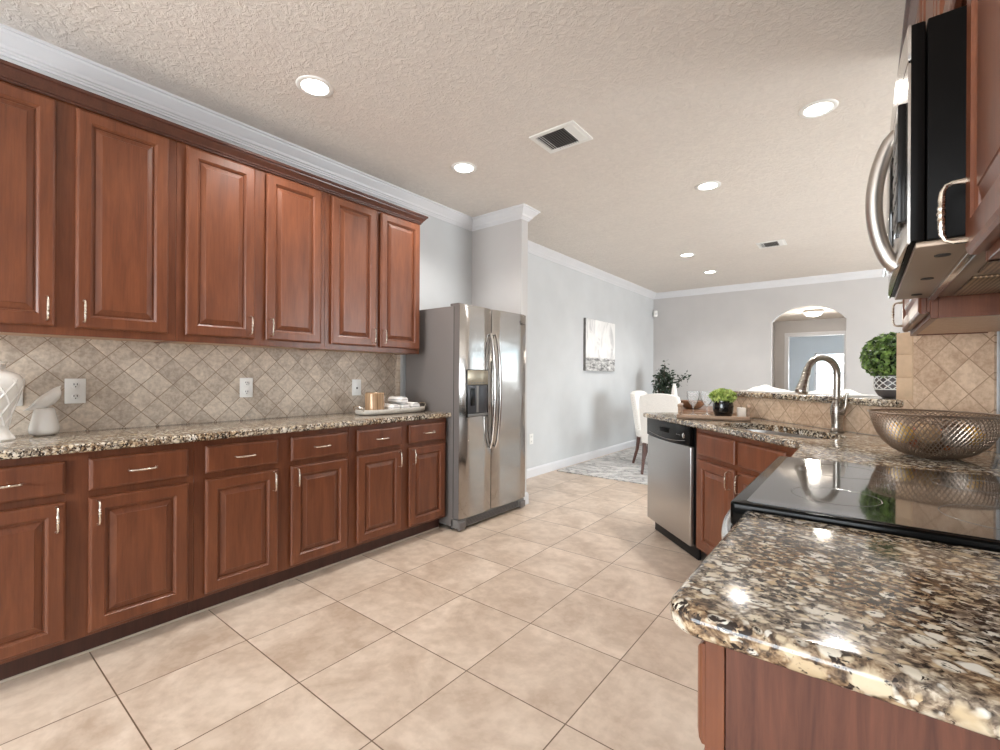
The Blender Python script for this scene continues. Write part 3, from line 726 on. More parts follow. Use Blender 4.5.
MB().tube([e - d * .004, e + d * .01, e + d * .014, e + d * .05, e + d * .09, e + d * .118, e + d * .126, e + d * .135], [.0175, .0185, .0195, .0205, .025, .0300, .0305, .0265], 16).build('spray_head', NICKEL, fc)
MB().tube([(.018, 0, .10), (.040, -.004, .105), (.052, -.006, .115), (.058, -.004, .14), (.056, 0, .17), (.060, 0, .195), (.064, 0, .205)], [.016, .013, .0095, .008, .0075, .0085, .005], 12).build('lever', NICKEL, fc)

# bar ledge and tiles of the diagonal wall
o = MB().box((-3.198, 2.118, CT), (-1.93, 2.1295, 1.048)).build('tile_backsplash', SPLASH_D, None, 0); o.rotation_euler = (0, 0, -PI / 4)
tag(o, 'tan diamond tile backsplash below the raised bar behind the sink', 'backsplash')
o = MB().box((-1.862, 2.118, CT), (-1.551, 2.1295, 1.40)).build('tile_backsplash', SPLASH_D, None, 0); o.rotation_euler = (0, 0, -PI / 4)
tag(o, 'tan diamond tile backsplash behind the wire bowl under the corner cabinet', 'backsplash')
mb = MB().box((-1.942, 2.1185, 1.088), (-1.8625, 2.1295, 1.40))
for k in range(3): mb.box((-1.941, 2.116, 1.09 + k * .104), (-1.865, 2.121, 1.191 + k * .104), .003)
o = mb.build('backsplash_border', plain('tan_stone_border', lin(206, 178, 148), .55, nscale=14, namp=.06), None); o.rotation_euler = (0, 0, -PI / 4)
tag(o, 'upright stone border tiles edging the corner backsplash beside the boxwood pot', 'backsplash')
o = MB().box((-1.93, 2.117, CT), (-1.8625, 2.1295, 1.088)).build('backsplash_border', SPLASH_D, None, 0); o.rotation_euler = (0, 0, -PI / 4)
tag(o, 'tan tile strip between the bar end and the corner backsplash', 'backsplash')
o = MB().prism(rounded([(-3.225, 2.085), (-1.905, 2.085), (-1.905, 2.1155), (-1.944, 2.1155), (-1.944, 2.44), (-3.225, 2.44)], {0, 5}, .02), 1.05, 1.086, .012, 4).build('bar_ledge', GRANITE, None, 50, None, DIAG)
tag(o, 'raised granite bar ledge above the sink backsplash', 'countertop')
outlet('white wall outlet at the right edge beside the wire bowl', (XR, 2.50, 1.115), -PI / 2)

# boxwood ball in a lattice pot
bx, by = D(-2.095, 2.26)
bw = thing('boxwood_plant', 'round green boxwood ball in a dark pot with white lattice on the bar', 'plant', (bx, by, 1.0865))
bpz = [(0, 0), (.036, 0), (.055, .012), (.068, .035), (.073, .065), (.071, .095), (.066, .118), (.060, .116), (.060, .105), (0, .10)]
pot = MB().lathe(bpz, n=32).build('pot', POT_D, bw)
mb = MB()
for sgn in (1, -1):
    for k in range(12):
        pts = []
        for i in range(17):
            z = .045 + .064 * i / 16; r = prof_r(z, bpz[3:7]) + .001; a = 2 * PI * k / 12 + sgn * 1.05 * i / 16
            pts.append((r * math.cos(a), r * math.sin(a), z))
        mb.tube(pts, .0026, 5)
for z in (.045, .109):
    r = prof_r(z, bpz[3:7]) + .001; mb.tube([(r * math.cos(2 * PI * k / 32), r * math.sin(2 * PI * k / 32), z) for k in range(32)], .0026, 5, closed=True)
mb.build('lattice_pattern', WHITE, pot)
def leaves(n, c, R, size, jit, mat, name, parent, shell=.35, scale=(1, 1, 1), zmin=-9):
    mb = MB()
    for _ in range(n):
        d = Vector((random.gauss(0, 1), random.gauss(0, 1), random.gauss(0, 1))).normalized()
        rr = R * (1 - shell * random.random() ** 2)
        p = Vector((c[0] + d.x * rr * scale[0], c[1] + d.y * rr * scale[1], c[2] + d.z * rr * scale[2]))
        if p.z < zmin: continue
        nrm = (d + Vector((random.gauss(0, jit), random.gauss(0, jit), random.gauss(0, jit)))).normalized()
        u = nrm.cross(Vector((random.random() - .5, random.random() - .5, random.random() - .5))).normalized(); w = nrm.cross(u)
        s = size * (.7 + .6 * random.random()); k = .55 * s
        a = p - u * s; b = p + u * s
        m1 = p - w * k + nrm * s * .12 ; m2 = p + w * k + nrm * s * .12
        v = [mb.bm.verts.new(x) for x in (a, m1, b, m2)]
        vc = mb.bm.verts.new(p - nrm * s * .12)
        for i in range(4): mb.bm.faces.new((v[i], v[(i + 1) % 4], vc))
    return mb.build(name, mat, parent, 0)
leaves(1250, (0, 0, .208), .126, .0165, .9, LEAF_BOX, 'foliage', bw, .22, (1, 1, .95), .085)
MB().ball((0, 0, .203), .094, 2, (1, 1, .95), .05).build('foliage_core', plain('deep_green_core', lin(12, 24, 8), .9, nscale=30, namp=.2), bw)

# folded cloths on the bar
def cloth_heap(name, label, loc, rz, L, W, hs, seed):
    rnd = random.Random(seed); t = bmesh.new(); nx, ny = 26, 16; g = []
    for i in range(nx + 1):
        row = []
        for j in range(ny + 1):
            u = i / nx * 2 - 1; v = j / ny * 2 - 1
            z = 0
            for (cx, cy, sx, sy, h) in hs: z += h * math.exp(-((u - cx) / sx) ** 2 - ((v - cy) / sy) ** 2)
            edge = max(0, 1 - max(abs(u), abs(v)) ** 6)
            z = z * edge + .004 * math.sin(7 * u + 4 * v + seed) * edge + .006
            row.append(t.verts.new((u * L / 2, v * W / 2 * (1 - .15 * u * u), max(.003, z))))
        g.append(row)
    for i in range(nx):
        for j in range(ny): t.faces.new((g[i][j], g[i + 1][j], g[i + 1][j + 1], g[i][j + 1]))
    r = bmesh.ops.extrude_face_region(t, geom=list(t.faces))
    for v in r['geom']:
        if isinstance(v, bmesh.types.BMVert): v.co.z = 0
    mb = MB(); mb._add(t); o = mb.build(name, FABRIC_W, None, 60)
    o.location = loc; o.rotation_euler = (0, 0, rz); return tag(o, label, 'napkin', 'white napkins on the bar ledge')
cloth_heap('folded_napkin', 'white folded napkin heap at the left end of the bar ledge', (*D(-3.02, 2.27), 1.087), -PI / 4, .32, .24, [(-.25, 0, .3, .5, .042), (.35, .1, .4, .5, .026), (-.7, 0, .2, .5, .022)], 1)
cloth_heap('folded_napkin', 'white folded napkin heap behind the faucet on the bar ledge', (*D(-2.47, 2.29), 1.087), -PI / 4, .36, .24, [(-.3, 0, .35, .5, .032), (.4, 0, .4, .5, .028), (-.75, 0, .2, .5, .018)], 4)

# ------------------------------------------------------------ wooden tray on the peninsula with its things
wt = thing('wooden_tray', 'rustic wooden tray with raised bar handles on the peninsula end', 'tray', (-.798, 3.368, CT), .20)
TWD, TDP = .44, .30
MB().box((-TWD / 2, -TDP / 2, .002), (TWD / 2, TDP / 2, .016), .002).build('tray_base', WOOD_GREY, wt)
MB().box((-TWD / 2, -TDP / 2, .002), (TWD / 2, -TDP / 2 + .014, .030), .002).box((-TWD / 2, TDP / 2 - .014, .002), (TWD / 2, TDP / 2, .030), .002).box((-TWD / 2, -TDP / 2, .002), (-TWD / 2 + .014, TDP / 2, .030), .002).box((TWD / 2 - .014, -TDP / 2, .002), (TWD / 2, TDP / 2, .030), .002).build('rim', WOOD_GREY, wt)
for s in (-1, 1):
    x = s * (TWD / 2 - .010)
    MB().box((x - .009, -.085, .026), (x + .009, -.067, .080), .002).box((x - .009, .067, .026), (x + .009, .085, .080), .002).box((x - .011, -.10, .078), (x + .011, .10, .097), .005, 3).build('handle', WOOD_GREY, wt)
def glass(label, loc):
    t = thing('wine_glass', label, 'glass', loc, 0, 'wine glasses on the wooden tray')
    MB().lathe([(.004, .060), (.012, .066), (.026, .084), (.037, .108), (.042, .132), (.0425, .150), (.041, .165), (.0402, .165), (.0415, .150), (.041, .132), (.036, .109), (.025, .086), (.010, .069), (0, .067)], n=28).build('bowl', WINE, t)
    MB().lathe([(0, 0), (.034, 0), (.0345, .002), (.02, .005), (.006, .010), (.0042, .02), (.004, .05), (.008, .063), (0, .064)], n=20).build('stem', WINE, t)
    return t
glass('clear stemmed wine glass at the left handle of the wooden tray', (-.935, 3.385, CT + .0165))
glass('clear stemmed wine glass in the middle of the wooden tray', (-.856, 3.435, CT + .0165))
pp = thing('potted_succulent', 'lime green leafy plant in a glossy black pot on the wooden tray', 'plant', (-.728, 3.325, CT + .0165)); pp.scale = (1.18, 1.18, 1.18)
MB().lathe([(0, 0), (.036, 0), (.044, .008), (.052, .035), (.054, .062), (.050, .085), (.053, .088), (.053, .094), (.047, .094), (.045, .086), (0, .082)], n=32).build('pot', POT_B, pp)
leaves(560, (0, 0, .118), .068, .0125, .95, LEAF_LIME, 'foliage', pp, .6, (1, 1, .62), .085)
mb = MB()
for k in range(14):
    a = k * 2.4; r = .03 * math.sqrt(k / 14); mb.tube([(r * .6 * math.cos(a), r * .6 * math.sin(a), .078), (r * math.cos(a) * 1.3, r * math.sin(a) * 1.3, .13)], .002, 5)
mb.build('stem', LEAF_LIME, pp)
pf = thing('photo_frame', 'small dark picture frame leaning behind the black pot', 'frame', (-.770, 3.470, CT + .020), .55)
RM = Matrix.Rotation(-.30, 4, 'X')
MB().box((-.045, -.006, 0), (.045, .004, .12), .002, M=RM).build('frame', BLACK, pf)
MB().box((-.037, -.008, .008), (.037, -.005, .112), M=RM).build('picture', plain('grey_blue_print', lin(110, 118, 134), .2), pf, 0)
MB().tube([(0, .006, .09), (0, .055, .004)], .003, 6).build('easel_leg', BLACK, pf)
cd = thing('candle', 'small square white candle box beside the black pot', 'candle', (-.640, 3.440, CT + .0165), .3)
MB().box((-.026, -.026, 0), (.026, .026, .062), .003).build('wax_block', plain('ivory_wax', lin(236, 226, 214), .5), cd)
MB().tube([(0, 0, .06), (.001, 0, .069)], .001, 5).build('wick', SLOT, cd)

# ------------------------------------------------------------ range, near counter, right cabinets
RW = -PI / 2
rg = thing('kitchen_range', 'black glass-top electric range with curved steel oven handle', 'stove', (XR, 1.876, 0), RW)
GW = .758
yb = -.63
MB().box((.004, yb, .05), (GW - .004, -.01, .86), .003).build('body', BLACK, rg)
tpm = MB().prism(rounded([(0, -.651), (GW, -.651), (GW, -.004), (0, -.004)], {0, 1}, .012), .862, .915, .006, 3).build('cooktop_frame', BLACK_G, rg)
MB().prism(rounded([(.018, -.622), (GW - .018, -.622), (GW - .018, -.05), (.018, -.05)], {0, 1, 2, 3}, .012), .9145, .9165, .0006, 1).build('glass_surface', GLASS_TOP, rg)
mb = MB()
for (x, y, r) in ((.20, -.47, .105), (.56, -.47, .085), (.20, -.19, .085), (.56, -.19, .105)):
    mb.tube([(x + r * math.cos(2 * PI * k / 64), y + r * math.sin(2 * PI * k / 64), .9160) for k in range(64)], .0011, 5, closed=True)
mb.build('burner_marking', BURNER, tpm)
od = MB().box((.01, yb - .026, .20), (GW - .01, yb, .74), .006, 3).build('oven_door', BLACK, rg)
MB().box((.12, yb - .0285, .32), (GW - .12, yb - .025, .62), .003).build('oven_window', GLASS_TOP, od)
hp = []
for k in range(21):
    u = k / 20; hp.append((.05 + (GW - .10) * u, yb - .018 - .062 * math.sin(PI * u) ** .6, .795))
MB().tube(hp, .022, 12, squash=(.62, 1)).build('handle', make_steel('bright_steel_handle', (.78, .78, .78, 1), .2, 0), od)
MB().box((.012, yb - .022, .75), (GW - .012, yb, .858), .004).build('control_panel', BLACK, rg)
for k in range(5): MB().lathe([(0, 0), (.020, 0), (.021, .004), (.018, .022), (0, .023)], n=20, M=T(.10 + k * .14, yb - .022, .83) @ Matrix.Rotation(PI / 2, 4, 'X') @ Matrix.Scale(.9, 4)).build('knob', GREY_PL, rg)
MB().box((.01, yb - .02, .06), (GW - .01, yb, .19), .005).build('storage_drawer', BLACK, rg)
for x in (.04, GW - .04):
    for y in (-.08, yb + .06): MB().lathe([(0, 0), (.018, 0), (.018, .03), (.01, .052), (0, .052)], (x, y, 0), 14).build('foot', BLACK_M, rg)

o = MB().prism(rounded([(-.20, .585), (XR - .002, .585), (XR - .002, 1.112), (-.20, 1.112)], {0}, .045), .869, CT, .0145, 4).build('countertop', GRANITE, None, 50)
tag(o, 'speckled brown granite countertop in the foreground with a rounded corner', 'countertop')
nc = base_cabinet('base_cabinet', 'cherry base cabinet with plain end panel below the foreground counter', (XR, 1.110, 0), RW, .494, .573, [(.03, .465, 'L')], None)
MB().box((.494, -.549, .0), (.4985, -.004, .868)).build('end_panel', WOOD_END, nc, 0)
MB().box((.494, -.573, .1), (.4992, -.5505, .868), .0008, 1).build('end_stile', WOOD, nc)

# upper right cabinets
RZ0, RZ1 = 1.385, 2.40
wall_cabinet('wall_cabinet', 'cherry wall cabinet above the foreground counter, at the right edge', (XR, 1.112, 0), RW, .46, .265, [(.012, .448, 'L')], RZ0, RZ1, None, hz=.07, door_z=(RZ0 + .012, RZ1 - .03))
wall_cabinet('wall_cabinet', 'cherry wall cabinet above the microwave', (XR, 1.876, 0), RW, .762, .266, [(.02, .376, None), (.386, .742, None)], 1.90, RZ1, None)
wall_cabinet('corner_wall_cabinet', 'cherry wall cabinet beyond the microwave with pale underside', (XR, 2.625, 0), RW, .747, .268, [(.012, .735, 'L')], 1.368, RZ1, None, door_z=(1.384, RZ1 - .03))
o = MB().sweep([(-d, z) for d, z in ccp], [(XR - .268, 2.66), (XR - .268, .652), (XR, .652)]).build('cabinet_crown_molding', WOOD_CROWN, None, 10)
tag(o, 'dark cherry crown moulding along the top of the right wall cabinets', 'molding')

# microwave over the range
mw = thing('microwave', 'over-the-range microwave with black side and bowed steel handle', 'microwave', (XR, 1.868, 1.434), RW)
MW, MH = .742, .404
MB().box((0, -.331, .004), (MW, -.004, MH), .003).build('body', BLACK_S, mw)
MB().box((0, -.354, .004), (MW, -.333, MH - .002), .003).build('door_edge', BLACK_S, mw)
dn = MB()
poly = [(0, -.353)] + [(MW * k / 12, -.357 - .010 * math.sin(PI * k / 12) ** .7) for k in range(13)] + [(MW, -.353)]
dn.prism(poly, .0, MH - .07, .003, 2)
mdoor = dn.build('door', make_steel('microwave_stainless', (.60, .57, .54, 1), .2, .4), mw)
MB().prism(poly, MH - .067, MH, .003, 2).build('vent_hood', make_steel('microwave_stainless_top', (.60, .57, .54, 1), .2, .4), mw)
MB().box((.06, -.3735, .06), (.47, -.3665, MH - .11), .002).build('window', GLASS_TOP, mdoor)
kp = MB().box((.585, -.370, .05), (.715, -.3585, MH - .13), .002).build('control_panel', BLACK, mdoor)
for r in range(5):
    for c in range(3): MB().box((.596 + c * .039, -.3720, .065 + r * .038), (.626 + c * .039, -.3698, .090 + r * .038), .001, 1).build('button', GREY_PL, kp)
hp = []
for k in range(21):
    u = k / 20; hp.append((.545, -.362 - .040 * math.sin(PI * u) ** .62, -.004 + .29 * u))
MB().tube(hp, .0155, 12).build('handle', make_steel('satin_grey_handle', (.50, .46, .42, 1), .34, 0), mdoor)
BEIGE_PL = plain('tan_underside_metal', lin(150, 130, 112), .4, .3)
un = MB().box((.01, -.345, -.006), (MW - .01, -.02, .0045), .002).build('underside_plate', BEIGE_PL, mw)
for x in (.10, .37, .64): MB().lathe([(0, 0), (.012, 0), (.012, .003), (0, .003)], n=14, M=T(x, -.30, -.008)).build('vent_knockout', SLOT, un)
def make_filter():
    m, nt, b = new_mat('greasy_mesh_filter'); w = nt.nodes.new('ShaderNodeTexChecker'); w.inputs['Scale'].default_value = 160
    nt.links.new(mapping(nt, rot=(0, 0, .78)), w.inputs['Vector']); w.inputs[1].default_value = lin(168, 142, 112); w.inputs[2].default_value = lin(92, 74, 56)
    nt.links.new(w.outputs[0], b.inputs['Base Color']); b.inputs['Metallic'].default_value = .6; b.inputs['Roughness'].default_value = .4; return m
MF = make_filter()
for x in (.05, .40): MB().box((x, -.22, -.012), (x + .29, -.05, -.005), .003).build('grease_filter', MF, un)
MB().box((.02, -.27, -.016), (MW - .02, -.255, -.005), .002).build('steel_lip', STEEL_H, un)

# ------------------------------------------------------------ wire bowl with decorative balls
bowl = thing('wire_bowl', 'large woven bronze wire bowl on the counter beyond the range', 'bowl', (.20, 2.275, CT))
BP = [(.055, .004), (.085, .010), (.115, .026), (.140, .050), (.158, .080), (.170, .112), (.178, .142), (.182, .158)]
def bp_at(u):
    x = u * (len(BP) - 1); i = min(int(x), len(BP) - 2); f = x - i
    return BP[i][0] + (BP[i + 1][0] - BP[i][0]) * f, BP[i][1] + (BP[i + 1][1] - BP[i][1]) * f
WIRE = make_steel('antique_bronze_wire', (.40, .32, .26, 1), .36, 0)
mb = MB()
for sgn in (1, -1):
    for k in range(76):
        pts = []
        for i in range(19):
            r, z = bp_at(i / 18); a = 2 * PI * k / 76 + sgn * .80 * i / 18
            pts.append((r * math.cos(a), r * math.sin(a), z))
        mb.tube(pts, .0018, 4, cap=False)
mb.build('wire_mesh', WIRE, bowl)
mb = MB()
mb.tube([(.183 * math.cos(2 * PI * k / 64), .183 * math.sin(2 * PI * k / 64), .158) for k in range(64)], .0035, 6, closed=True)
mb.build('rim', WIRE, bowl)
MB().lathe([(0, 0), (.058, 0), (.062, .004), (.056, .008), (0, .006)], n=32).build('base', WIRE, bowl)
bc = [('yellow', lin(204, 164, 78)), ('orange', lin(190, 110, 56)), ('tan', lin(176, 146, 112)), ('brown', lin(104, 80, 60)), ('gold', lin(196, 150, 66)), ('rust', lin(160, 92, 66)), ('grey', lin(126, 114, 102))]
sp = [(-.085, -.055, .082, .034, 0), (-.02, -.085, .088, .036, 2), (.045, -.075, .083, .037, 6), (.095, -.02, .086, .035, 4), (-.035, .03, .062, .040, 5), (.03, .035, .06, .040, 1), (-.095, .03, .085, .034, 4), (.06, .09, .086, .034, 3), (-.01, -.03, .05, .036, 3), (-.03, .105, .086, .033, 2)]
for i, (x, y, z, r, c) in enumerate(sp):
    nm, colr = bc[c]
    o = MB().ball((0, 0, 0), r, 3, (1, 1, .95), .03).build('decorative_ball', plain('woven_ball_%s' % nm, colr, .7, nscale=60, namp=.18), None, 60)
    o.location = (.20 + x, 2.275 + y, CT + z)
    where = ['at the left of the wire bowl', 'at the front left of the wire bowl', 'at the front of the wire bowl', 'at the right of the wire bowl', 'low in the middle of the wire bowl', 'low right of the middle of the wire bowl', 'at the back left of the wire bowl', 'at the back right of the wire bowl', 'at the bottom of the wire bowl', 'at the back of the wire bowl'][i]
    tag(o, '%s decorative ball %s' % (nm, where), 'ball', 'decorative balls in the wire bowl')

# ------------------------------------------------------------ ceiling fittings
def downlight(x, y, label, power=31):
    t = thing('recessed_light', label, 'light', (x, y, CZ), 0, 'recessed ceiling lights')
    MB().lathe([(.066, -.001), (.070, -.006), (.088, -.007), (.094, -.003), (.095, 0), (.066, 0)], n=36, cap=False).build('trim_ring', WHITE, t)
    MB().lathe([(0, -.0035), (.067, -.0035), (.067, -.001), (0, -.001)], n=32).build('lens', LAMP, t)
    d = bpy.data.lights.new('downlight_bulb', 'SPOT'); d.energy = power; d.spot_size = math.radians(135); d.spot_blend = .6; d.shadow_soft_size = .07; d.color = (1, .96, .92)
    o = bpy.data.objects.new('downlight_bulb', d); COL.objects.link(o); o.parent = t; o.location = (0, 0, -.02)
    return t
for x, y, lb in ((-2.298, 1.317, 'recessed ceiling light above the left counter, nearest of all'), (-2.319, 2.507, 'recessed ceiling light in front of the refrigerator'), (-.207, 3.184, 'recessed ceiling light above the sink'), (-.983, 3.936, 'recessed ceiling light above the peninsula end'), (-1.745, 6.013, 'recessed ceiling light above the dining area, nearer of two'), (-1.761, 7.19, 'recessed ceiling light above the dining area, farther of two')):
    downlight(x, y, lb)
def vent(label, x0, x1, y0, y1):
    t = thing('air_vent', label, 'vent', ((x0 + x1) / 2, (y0 + y1) / 2, CZ), 0, 'ceiling air vents')
    w, h = (x1 - x0) / 2, (y1 - y0) / 2; b = .03
    MB().box((-w, -h, -.008), (w, -h + b, 0)).box((-w, h - b, -.008), (w, h, 0)).box((-w, -h + b, -.008), (-w + b, h - b, 0)).box((w - b, -h + b, -.008), (w, h - b, 0)).build('frame', WHITE, t, 0)
    MB().box((-w + b, -h + b, -.0012), (w - b, h - b, -.0004)).build('duct_backing', SLOT, t, 0)
    mb = MB(); n = 9
    for k in range(n):
        x = -w * .42 + w * .84 * k / (n - 1)
        mb.box((-.009, -h + b, -.001), (.009, h - b, .001), M=T(x, 0, -.007) @ Matrix.Rotation(.75, 4, 'Y'))
    mb.build('louver', GREY_PL, t, 0)
    for s in (-1, 1):
        mb = MB()
        for k in range(4):
            x = s * (w * .54 + (w * .40 - b * .5) * k / 3)
            mb.box((-.008, -h + b, -.001), (.008, h - b, .001), M=T(x, 0, -.006) @ Matrix.Rotation(-s * .7, 4, 'Y'))
        mb.build('side_louver', WHITE, t, 0)
    return t
vent('white ceiling air vent in front of the wall cabinets', -1.69, -1.37, 2.435, 2.70)
vent('small white ceiling air vent over the living area', -.97, -.69, 5.96, 6.22)
hl = thing('flush_ceiling_light', 'frosted dome ceiling light in the hall behind the arch', 'light', (-.70, 9.95, 2.385))
MB().lathe([(0, 0), (.15, 0), (.15, -.03), (.135, -.035), (0, -.035)], n=32).build('fitting', NICKEL, hl)
MB().lathe([(.135, -.034), (.133, -.06), (.11, -.085), (.07, -.10), (0, -.106)], n=32, cap=False).build('glass_dome', LAMP2, hl)
d = bpy.data.lights.new('hall_bulb', 'POINT'); d.energy = 14; d.shadow_soft_size = .1; d.color = (1, .92, .82)
o = bpy.data.objects.new('hall_bulb', d); COL.objects.link(o); o.parent = hl; o.location = (0, 0, -.16)

# ------------------------------------------------------------ dining area
def make_art():
    m, nt, b = new_mat('abstract_grey_seascape')
    tc = nt.nodes.new('ShaderNodeTexCoord'); s = nt.nodes.new('ShaderNodeSeparateXYZ'); nt.links.new(tc.outputs['Object'], s.inputs[0])
    v = mapping(nt, (1.2, 1, 3.2), src=tc.outputs['Object'])
    sky = ramp(nt, [(.34, lin(196, 196, 196)), (.48, lin(230, 229, 227)), (.7, lin(244, 243, 241))], noise(nt, mapping(nt, (3, 1, 1.6), (0, .7, 0), src=tc.outputs['Object']), 2.2, 5, .6, 1).outputs[0])
    sea = ramp(nt, [(.36, lin(96, 96, 96)), (.5, lin(176, 175, 173)), (.66, lin(225, 224, 222))], noise(nt, v, 9, 4, .6, .6).outputs[0])
    dark = ramp(nt, [(.47, (0, 0, 0)), (.60, (1, 1, 1))], noise(nt, mapping(nt, (2, 1, 9), src=tc.outputs['Object']), 3, 4).outputs[0])
    wob = nt.nodes.new('ShaderNodeMath'); wob.operation = 'MULTIPLY_ADD'; wob.inputs[1].default_value = .03
    nt.links.new(noise(nt, v, 4, 2).outputs[0], wob.inputs[0]); nt.links.new(s.outputs[2], wob.inputs[2])
    c1 = mix(nt, ramp(nt, [(.195, (1, 1, 1)), (.215, (0, 0, 0))], wob.outputs[0]).outputs[0], sky.outputs[0], sea.outputs[0])
    band = ramp(nt, [(.170, (0, 0, 0)), (.180, (.85, .85, .85)), (.190, (.85, .85, .85)), (.2, (0, 0, 0))], wob.outputs[0])
    bm_ = nt.nodes.new('ShaderNodeMath'); bm_.operation = 'MULTIPLY'; nt.links.new(band.outputs[0], bm_.inputs[0]); nt.links.new(dark.outputs[0], bm_.inputs[1])
    c2 = mix(nt, bm_.outputs[0], c1, lin(70, 70, 70))
    nt.links.new(c2, b.inputs['Base Color']); b.inputs['Roughness'].default_value = .6
    return m
pt_ = thing('canvas_painting', 'grey and white abstract seascape canvas on the dining wall', 'painting', (XL, 5.765, 1.265), LW)
MB().box((0, -.038, 0), (.955, -.001, .735), .003).build('stretcher', plain('grey_canvas_edge', lin(130, 128, 126), .8, nscale=20, namp=.15), pt_)
MB().box((.002, -.0395, .002), (.953, -.0375, .733)).build('canvas', make_art(), pt_, 0)
ms = thing('motion_sensor', 'small white motion sensor high in the corner of the dining walls', 'sensor', (-3.015, 8.455, 2.345), .78)
MB().box((-.035, -.03, -.058), (.035, .012, .058), .012, 3).build('housing', WHITE, ms)
MB().box((-.022, -.033, -.03), (.022, -.028, .012), .004).build('lens', plain('milky_lens', lin(214, 214, 212), .3), ms)

def make_rug():
    m, nt, b = new_mat('grey_white_veined_rug')
    v = mapping(nt, (1, 1.8, 1), (0, 0, .5)); n1 = noise(nt, v, 1.6, 7, .68, 2.2); n2 = noise(nt, v, 30, 3)
    r = ramp(nt, [(.36, lin(226, 224, 221)), (.46, lin(206, 204, 202)), (.50, lin(138, 137, 138)), (.54, lin(212, 210, 208)), (.7, lin(232, 230, 227))], n1.outputs[0])
    nt.links.new(mix(nt, .12, r.outputs[0], n2.outputs['Color']), b.inputs['Base Color']); b.inputs['Roughness'].default_value = .95
    bump(nt, b, n2.outputs[0], .3, .004); return m
o = MB().box((-3.0, 4.97, .001), (.1, 7.75, .012), .004).build('area_rug', make_rug()); tag(o, 'grey and white marbled area rug under the dining chairs', 'rug')

def dining_chair(label, loc, rz):
    """local: faces -y is the back? seat front towards +y; back at y=0"""
    t = thing('dining_chair', label, 'chair', loc, rz, 'dining chairs')
    W = .47
    sh = [(-W / 2, .37), (W / 2, .37)]
    top = [(W / 2 - .0, .88), (W / 2 - .01, .93)] + [(W / 2 * (1 - 2 * k / 16) * .94, .943 + .034 * math.sin(PI * k / 16) ** .8) for k in range(0, 17)] + [(-W / 2 + .01, .93), (-W / 2, .88)]
    mb = MB(); mb.prism(sh + top, -.045, .035, .012, 3, M=T(0, 0, 0) @ ROTX)
    # lean: shear the back so the top tilts away
    for v in mb.bm.verts: v.co.y -= max(0, v.co.z - .45) * .20
    back = mb.build('backrest', FABRIC_C, t)
    MB().box((-W / 2 - .01, -.02, .36), (W / 2 + .01, .40, .475), .025, 4).build('seat', FABRIC_C, t)
    mb = MB()
    for s in (-1, 1):
        for k in range(17):
            z = .42 + k * .029; mb.ball((s * (W / 2 + .001), -.0 - max(0, z - .45) * .20, z), .006, 1)
    mb.build('nailhead_trim', PULL, back)
    for sx in (-1, 1):
        MB().tube([(sx * (W / 2 - .03), -.005, .40), (sx * (W / 2 - .03), -.03, .2), (sx * (W / 2 - .03), -.083, .012), (sx * (W / 2 - .03), -.083, 0)], [.026, .023, .017, .017], 4).build('leg', WOOD_LEG, t)
        MB().tube([(sx * (W / 2 - .03), .37, .40), (sx * (W / 2 - .03), .37, 0)], [.026, .018], 4).build('leg', WOOD_LEG, t)
    return t
dining_chair('cream upholstered dining chair with its back towards the kitchen', (-1.875, 5.50, .0135), 0)
dining_chair('cream upholstered dining chair with nailhead edge beside the grey wall', (-2.36, 6.25, .0135), -PI / 2)
tb = thing('dining_table', 'brown wooden dining table behind the cream chairs', 'table', (-1.45, 6.55, .0125), 0)
MB().box((-.78, -.55, .715), (.78, .55, .755), .008).build('tabletop', WOOD_TABLE, tb)
MB().box((-.66, -.44, .63), (.66, .44, .716), .003).build('apron', WOOD_TABLE, tb)
for sx in (-1, 1):
    for sy in (-1, 1): MB().lathe([(0, 0), (.03, 0), (.032, .05), (.04, .3), (.03, .36), (.045, .42), (.045, .70), (0, .70)], (sx * .40, sy * .42, 0), 20).build('leg', WOOD_TABLE, tb)
bv = thing('bottle_vase', 'tall white bottle vase on the dining table', 'vase', (-2.02, 6.42, .7685))
MB().lathe([(0, 0), (.040, 0), (.046, .01), (.048, .08), (.044, .16), (.034, .24), (.024, .29), (.021, .31), (.024, .322), (.019, .325), (.016, .31), (0, .30)], n=32).build('body', CERAMIC, bv)
MB().tube([(.0225*math.cos(k*PI/12), .0225*math.sin(k*PI/12), .320) for k in range(24)], .0025, 6, closed=True).build('lip', CERAMIC, bv)
wb = thing('wooden_bowl', 'brown wooden bowl on the dining table', 'bowl', (-1.76, 6.32, .7685))
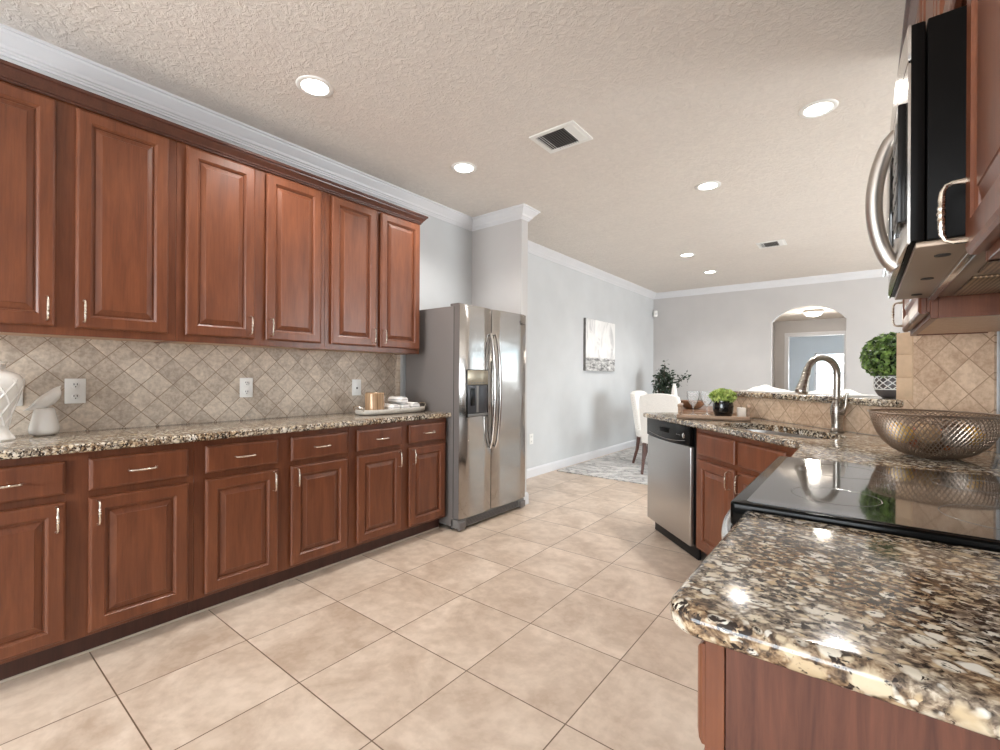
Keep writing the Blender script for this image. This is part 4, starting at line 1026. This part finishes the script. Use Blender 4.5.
MB().lathe([(0, 0), (.07, 0), (.11, .02), (.15, .06), (.17, .105), (.162, .108), (.14, .066), (.10, .03), (0, .018)], n=36).build('body', WOOD_TABLE, wb)
MB().lathe([(0, 0), (.065, 0), (.068, .006), (0, .006)], (0, 0, -.0005), 28).build('foot_ring', WOOD_TABLE, wb)
# potted tree in the corner
tr = thing('potted_tree', 'dark leafy potted plant in the corner of the dining walls', 'plant', (-2.60, 7.70, 0.0125))
MB().lathe([(0, 0), (.13, 0), (.16, .02), (.19, .30), (.20, .34), (.18, .34), (.17, .30), (0, .29)], n=32).build('pot', POT_D, tr)
mb = MB(); tips = []
rnd = random.Random(5)
branches = [((0, 0, .3), (.0, 0, .85), (.02, .0, 1.40))] + [((0, 0, .60 + .05 * k), (.08 * math.cos(k * 2.1), .08 * math.sin(k * 2.1), .80 + .05 * k), (.17 * math.cos(k * 2.1) * (1 - k * .07), .17 * math.sin(k * 2.1) * (1 - k * .07), .98 + .045 * k)) for k in range(8)] + [((0, 0, .7), (.12, .02, .98), (.34, .12, 1.20))]
for a, b_, c in branches: mb.tube([a, b_, c], [.012, .008, .003], 6)
mb.build('stem', STEM, tr)
mb = MB()
for a, b_, c in branches:
    a, b_, c = Vector(a), Vector(b_), Vector(c)
    for _ in range(120):
        u = rnd.random() ** .7; p = (a.lerp(b_, u * 2) if u < .5 else b_.lerp(c, u * 2 - 1))
        if p.z < .72: continue
        p = p + Vector((rnd.gauss(0, .038), rnd.gauss(0, .038), rnd.gauss(0, .038)))
        nrm = Vector((rnd.gauss(0, 1), rnd.gauss(0, 1), rnd.gauss(.5, 1))).normalized(); uu = nrm.cross(Vector((rnd.random() - .5, rnd.random() - .5, rnd.random()))).normalized(); w = nrm.cross(uu); s = .032 * (.7 + .6 * rnd.random())
        vv = [mb.bm.verts.new(x) for x in (p - uu * s, p - w * s * .45 + nrm * .004, p + uu * s, p + w * s * .45 + nrm * .004)]; mb.bm.faces.new(vv)
mb.build('foliage', LEAF_DARK, tr, 0)
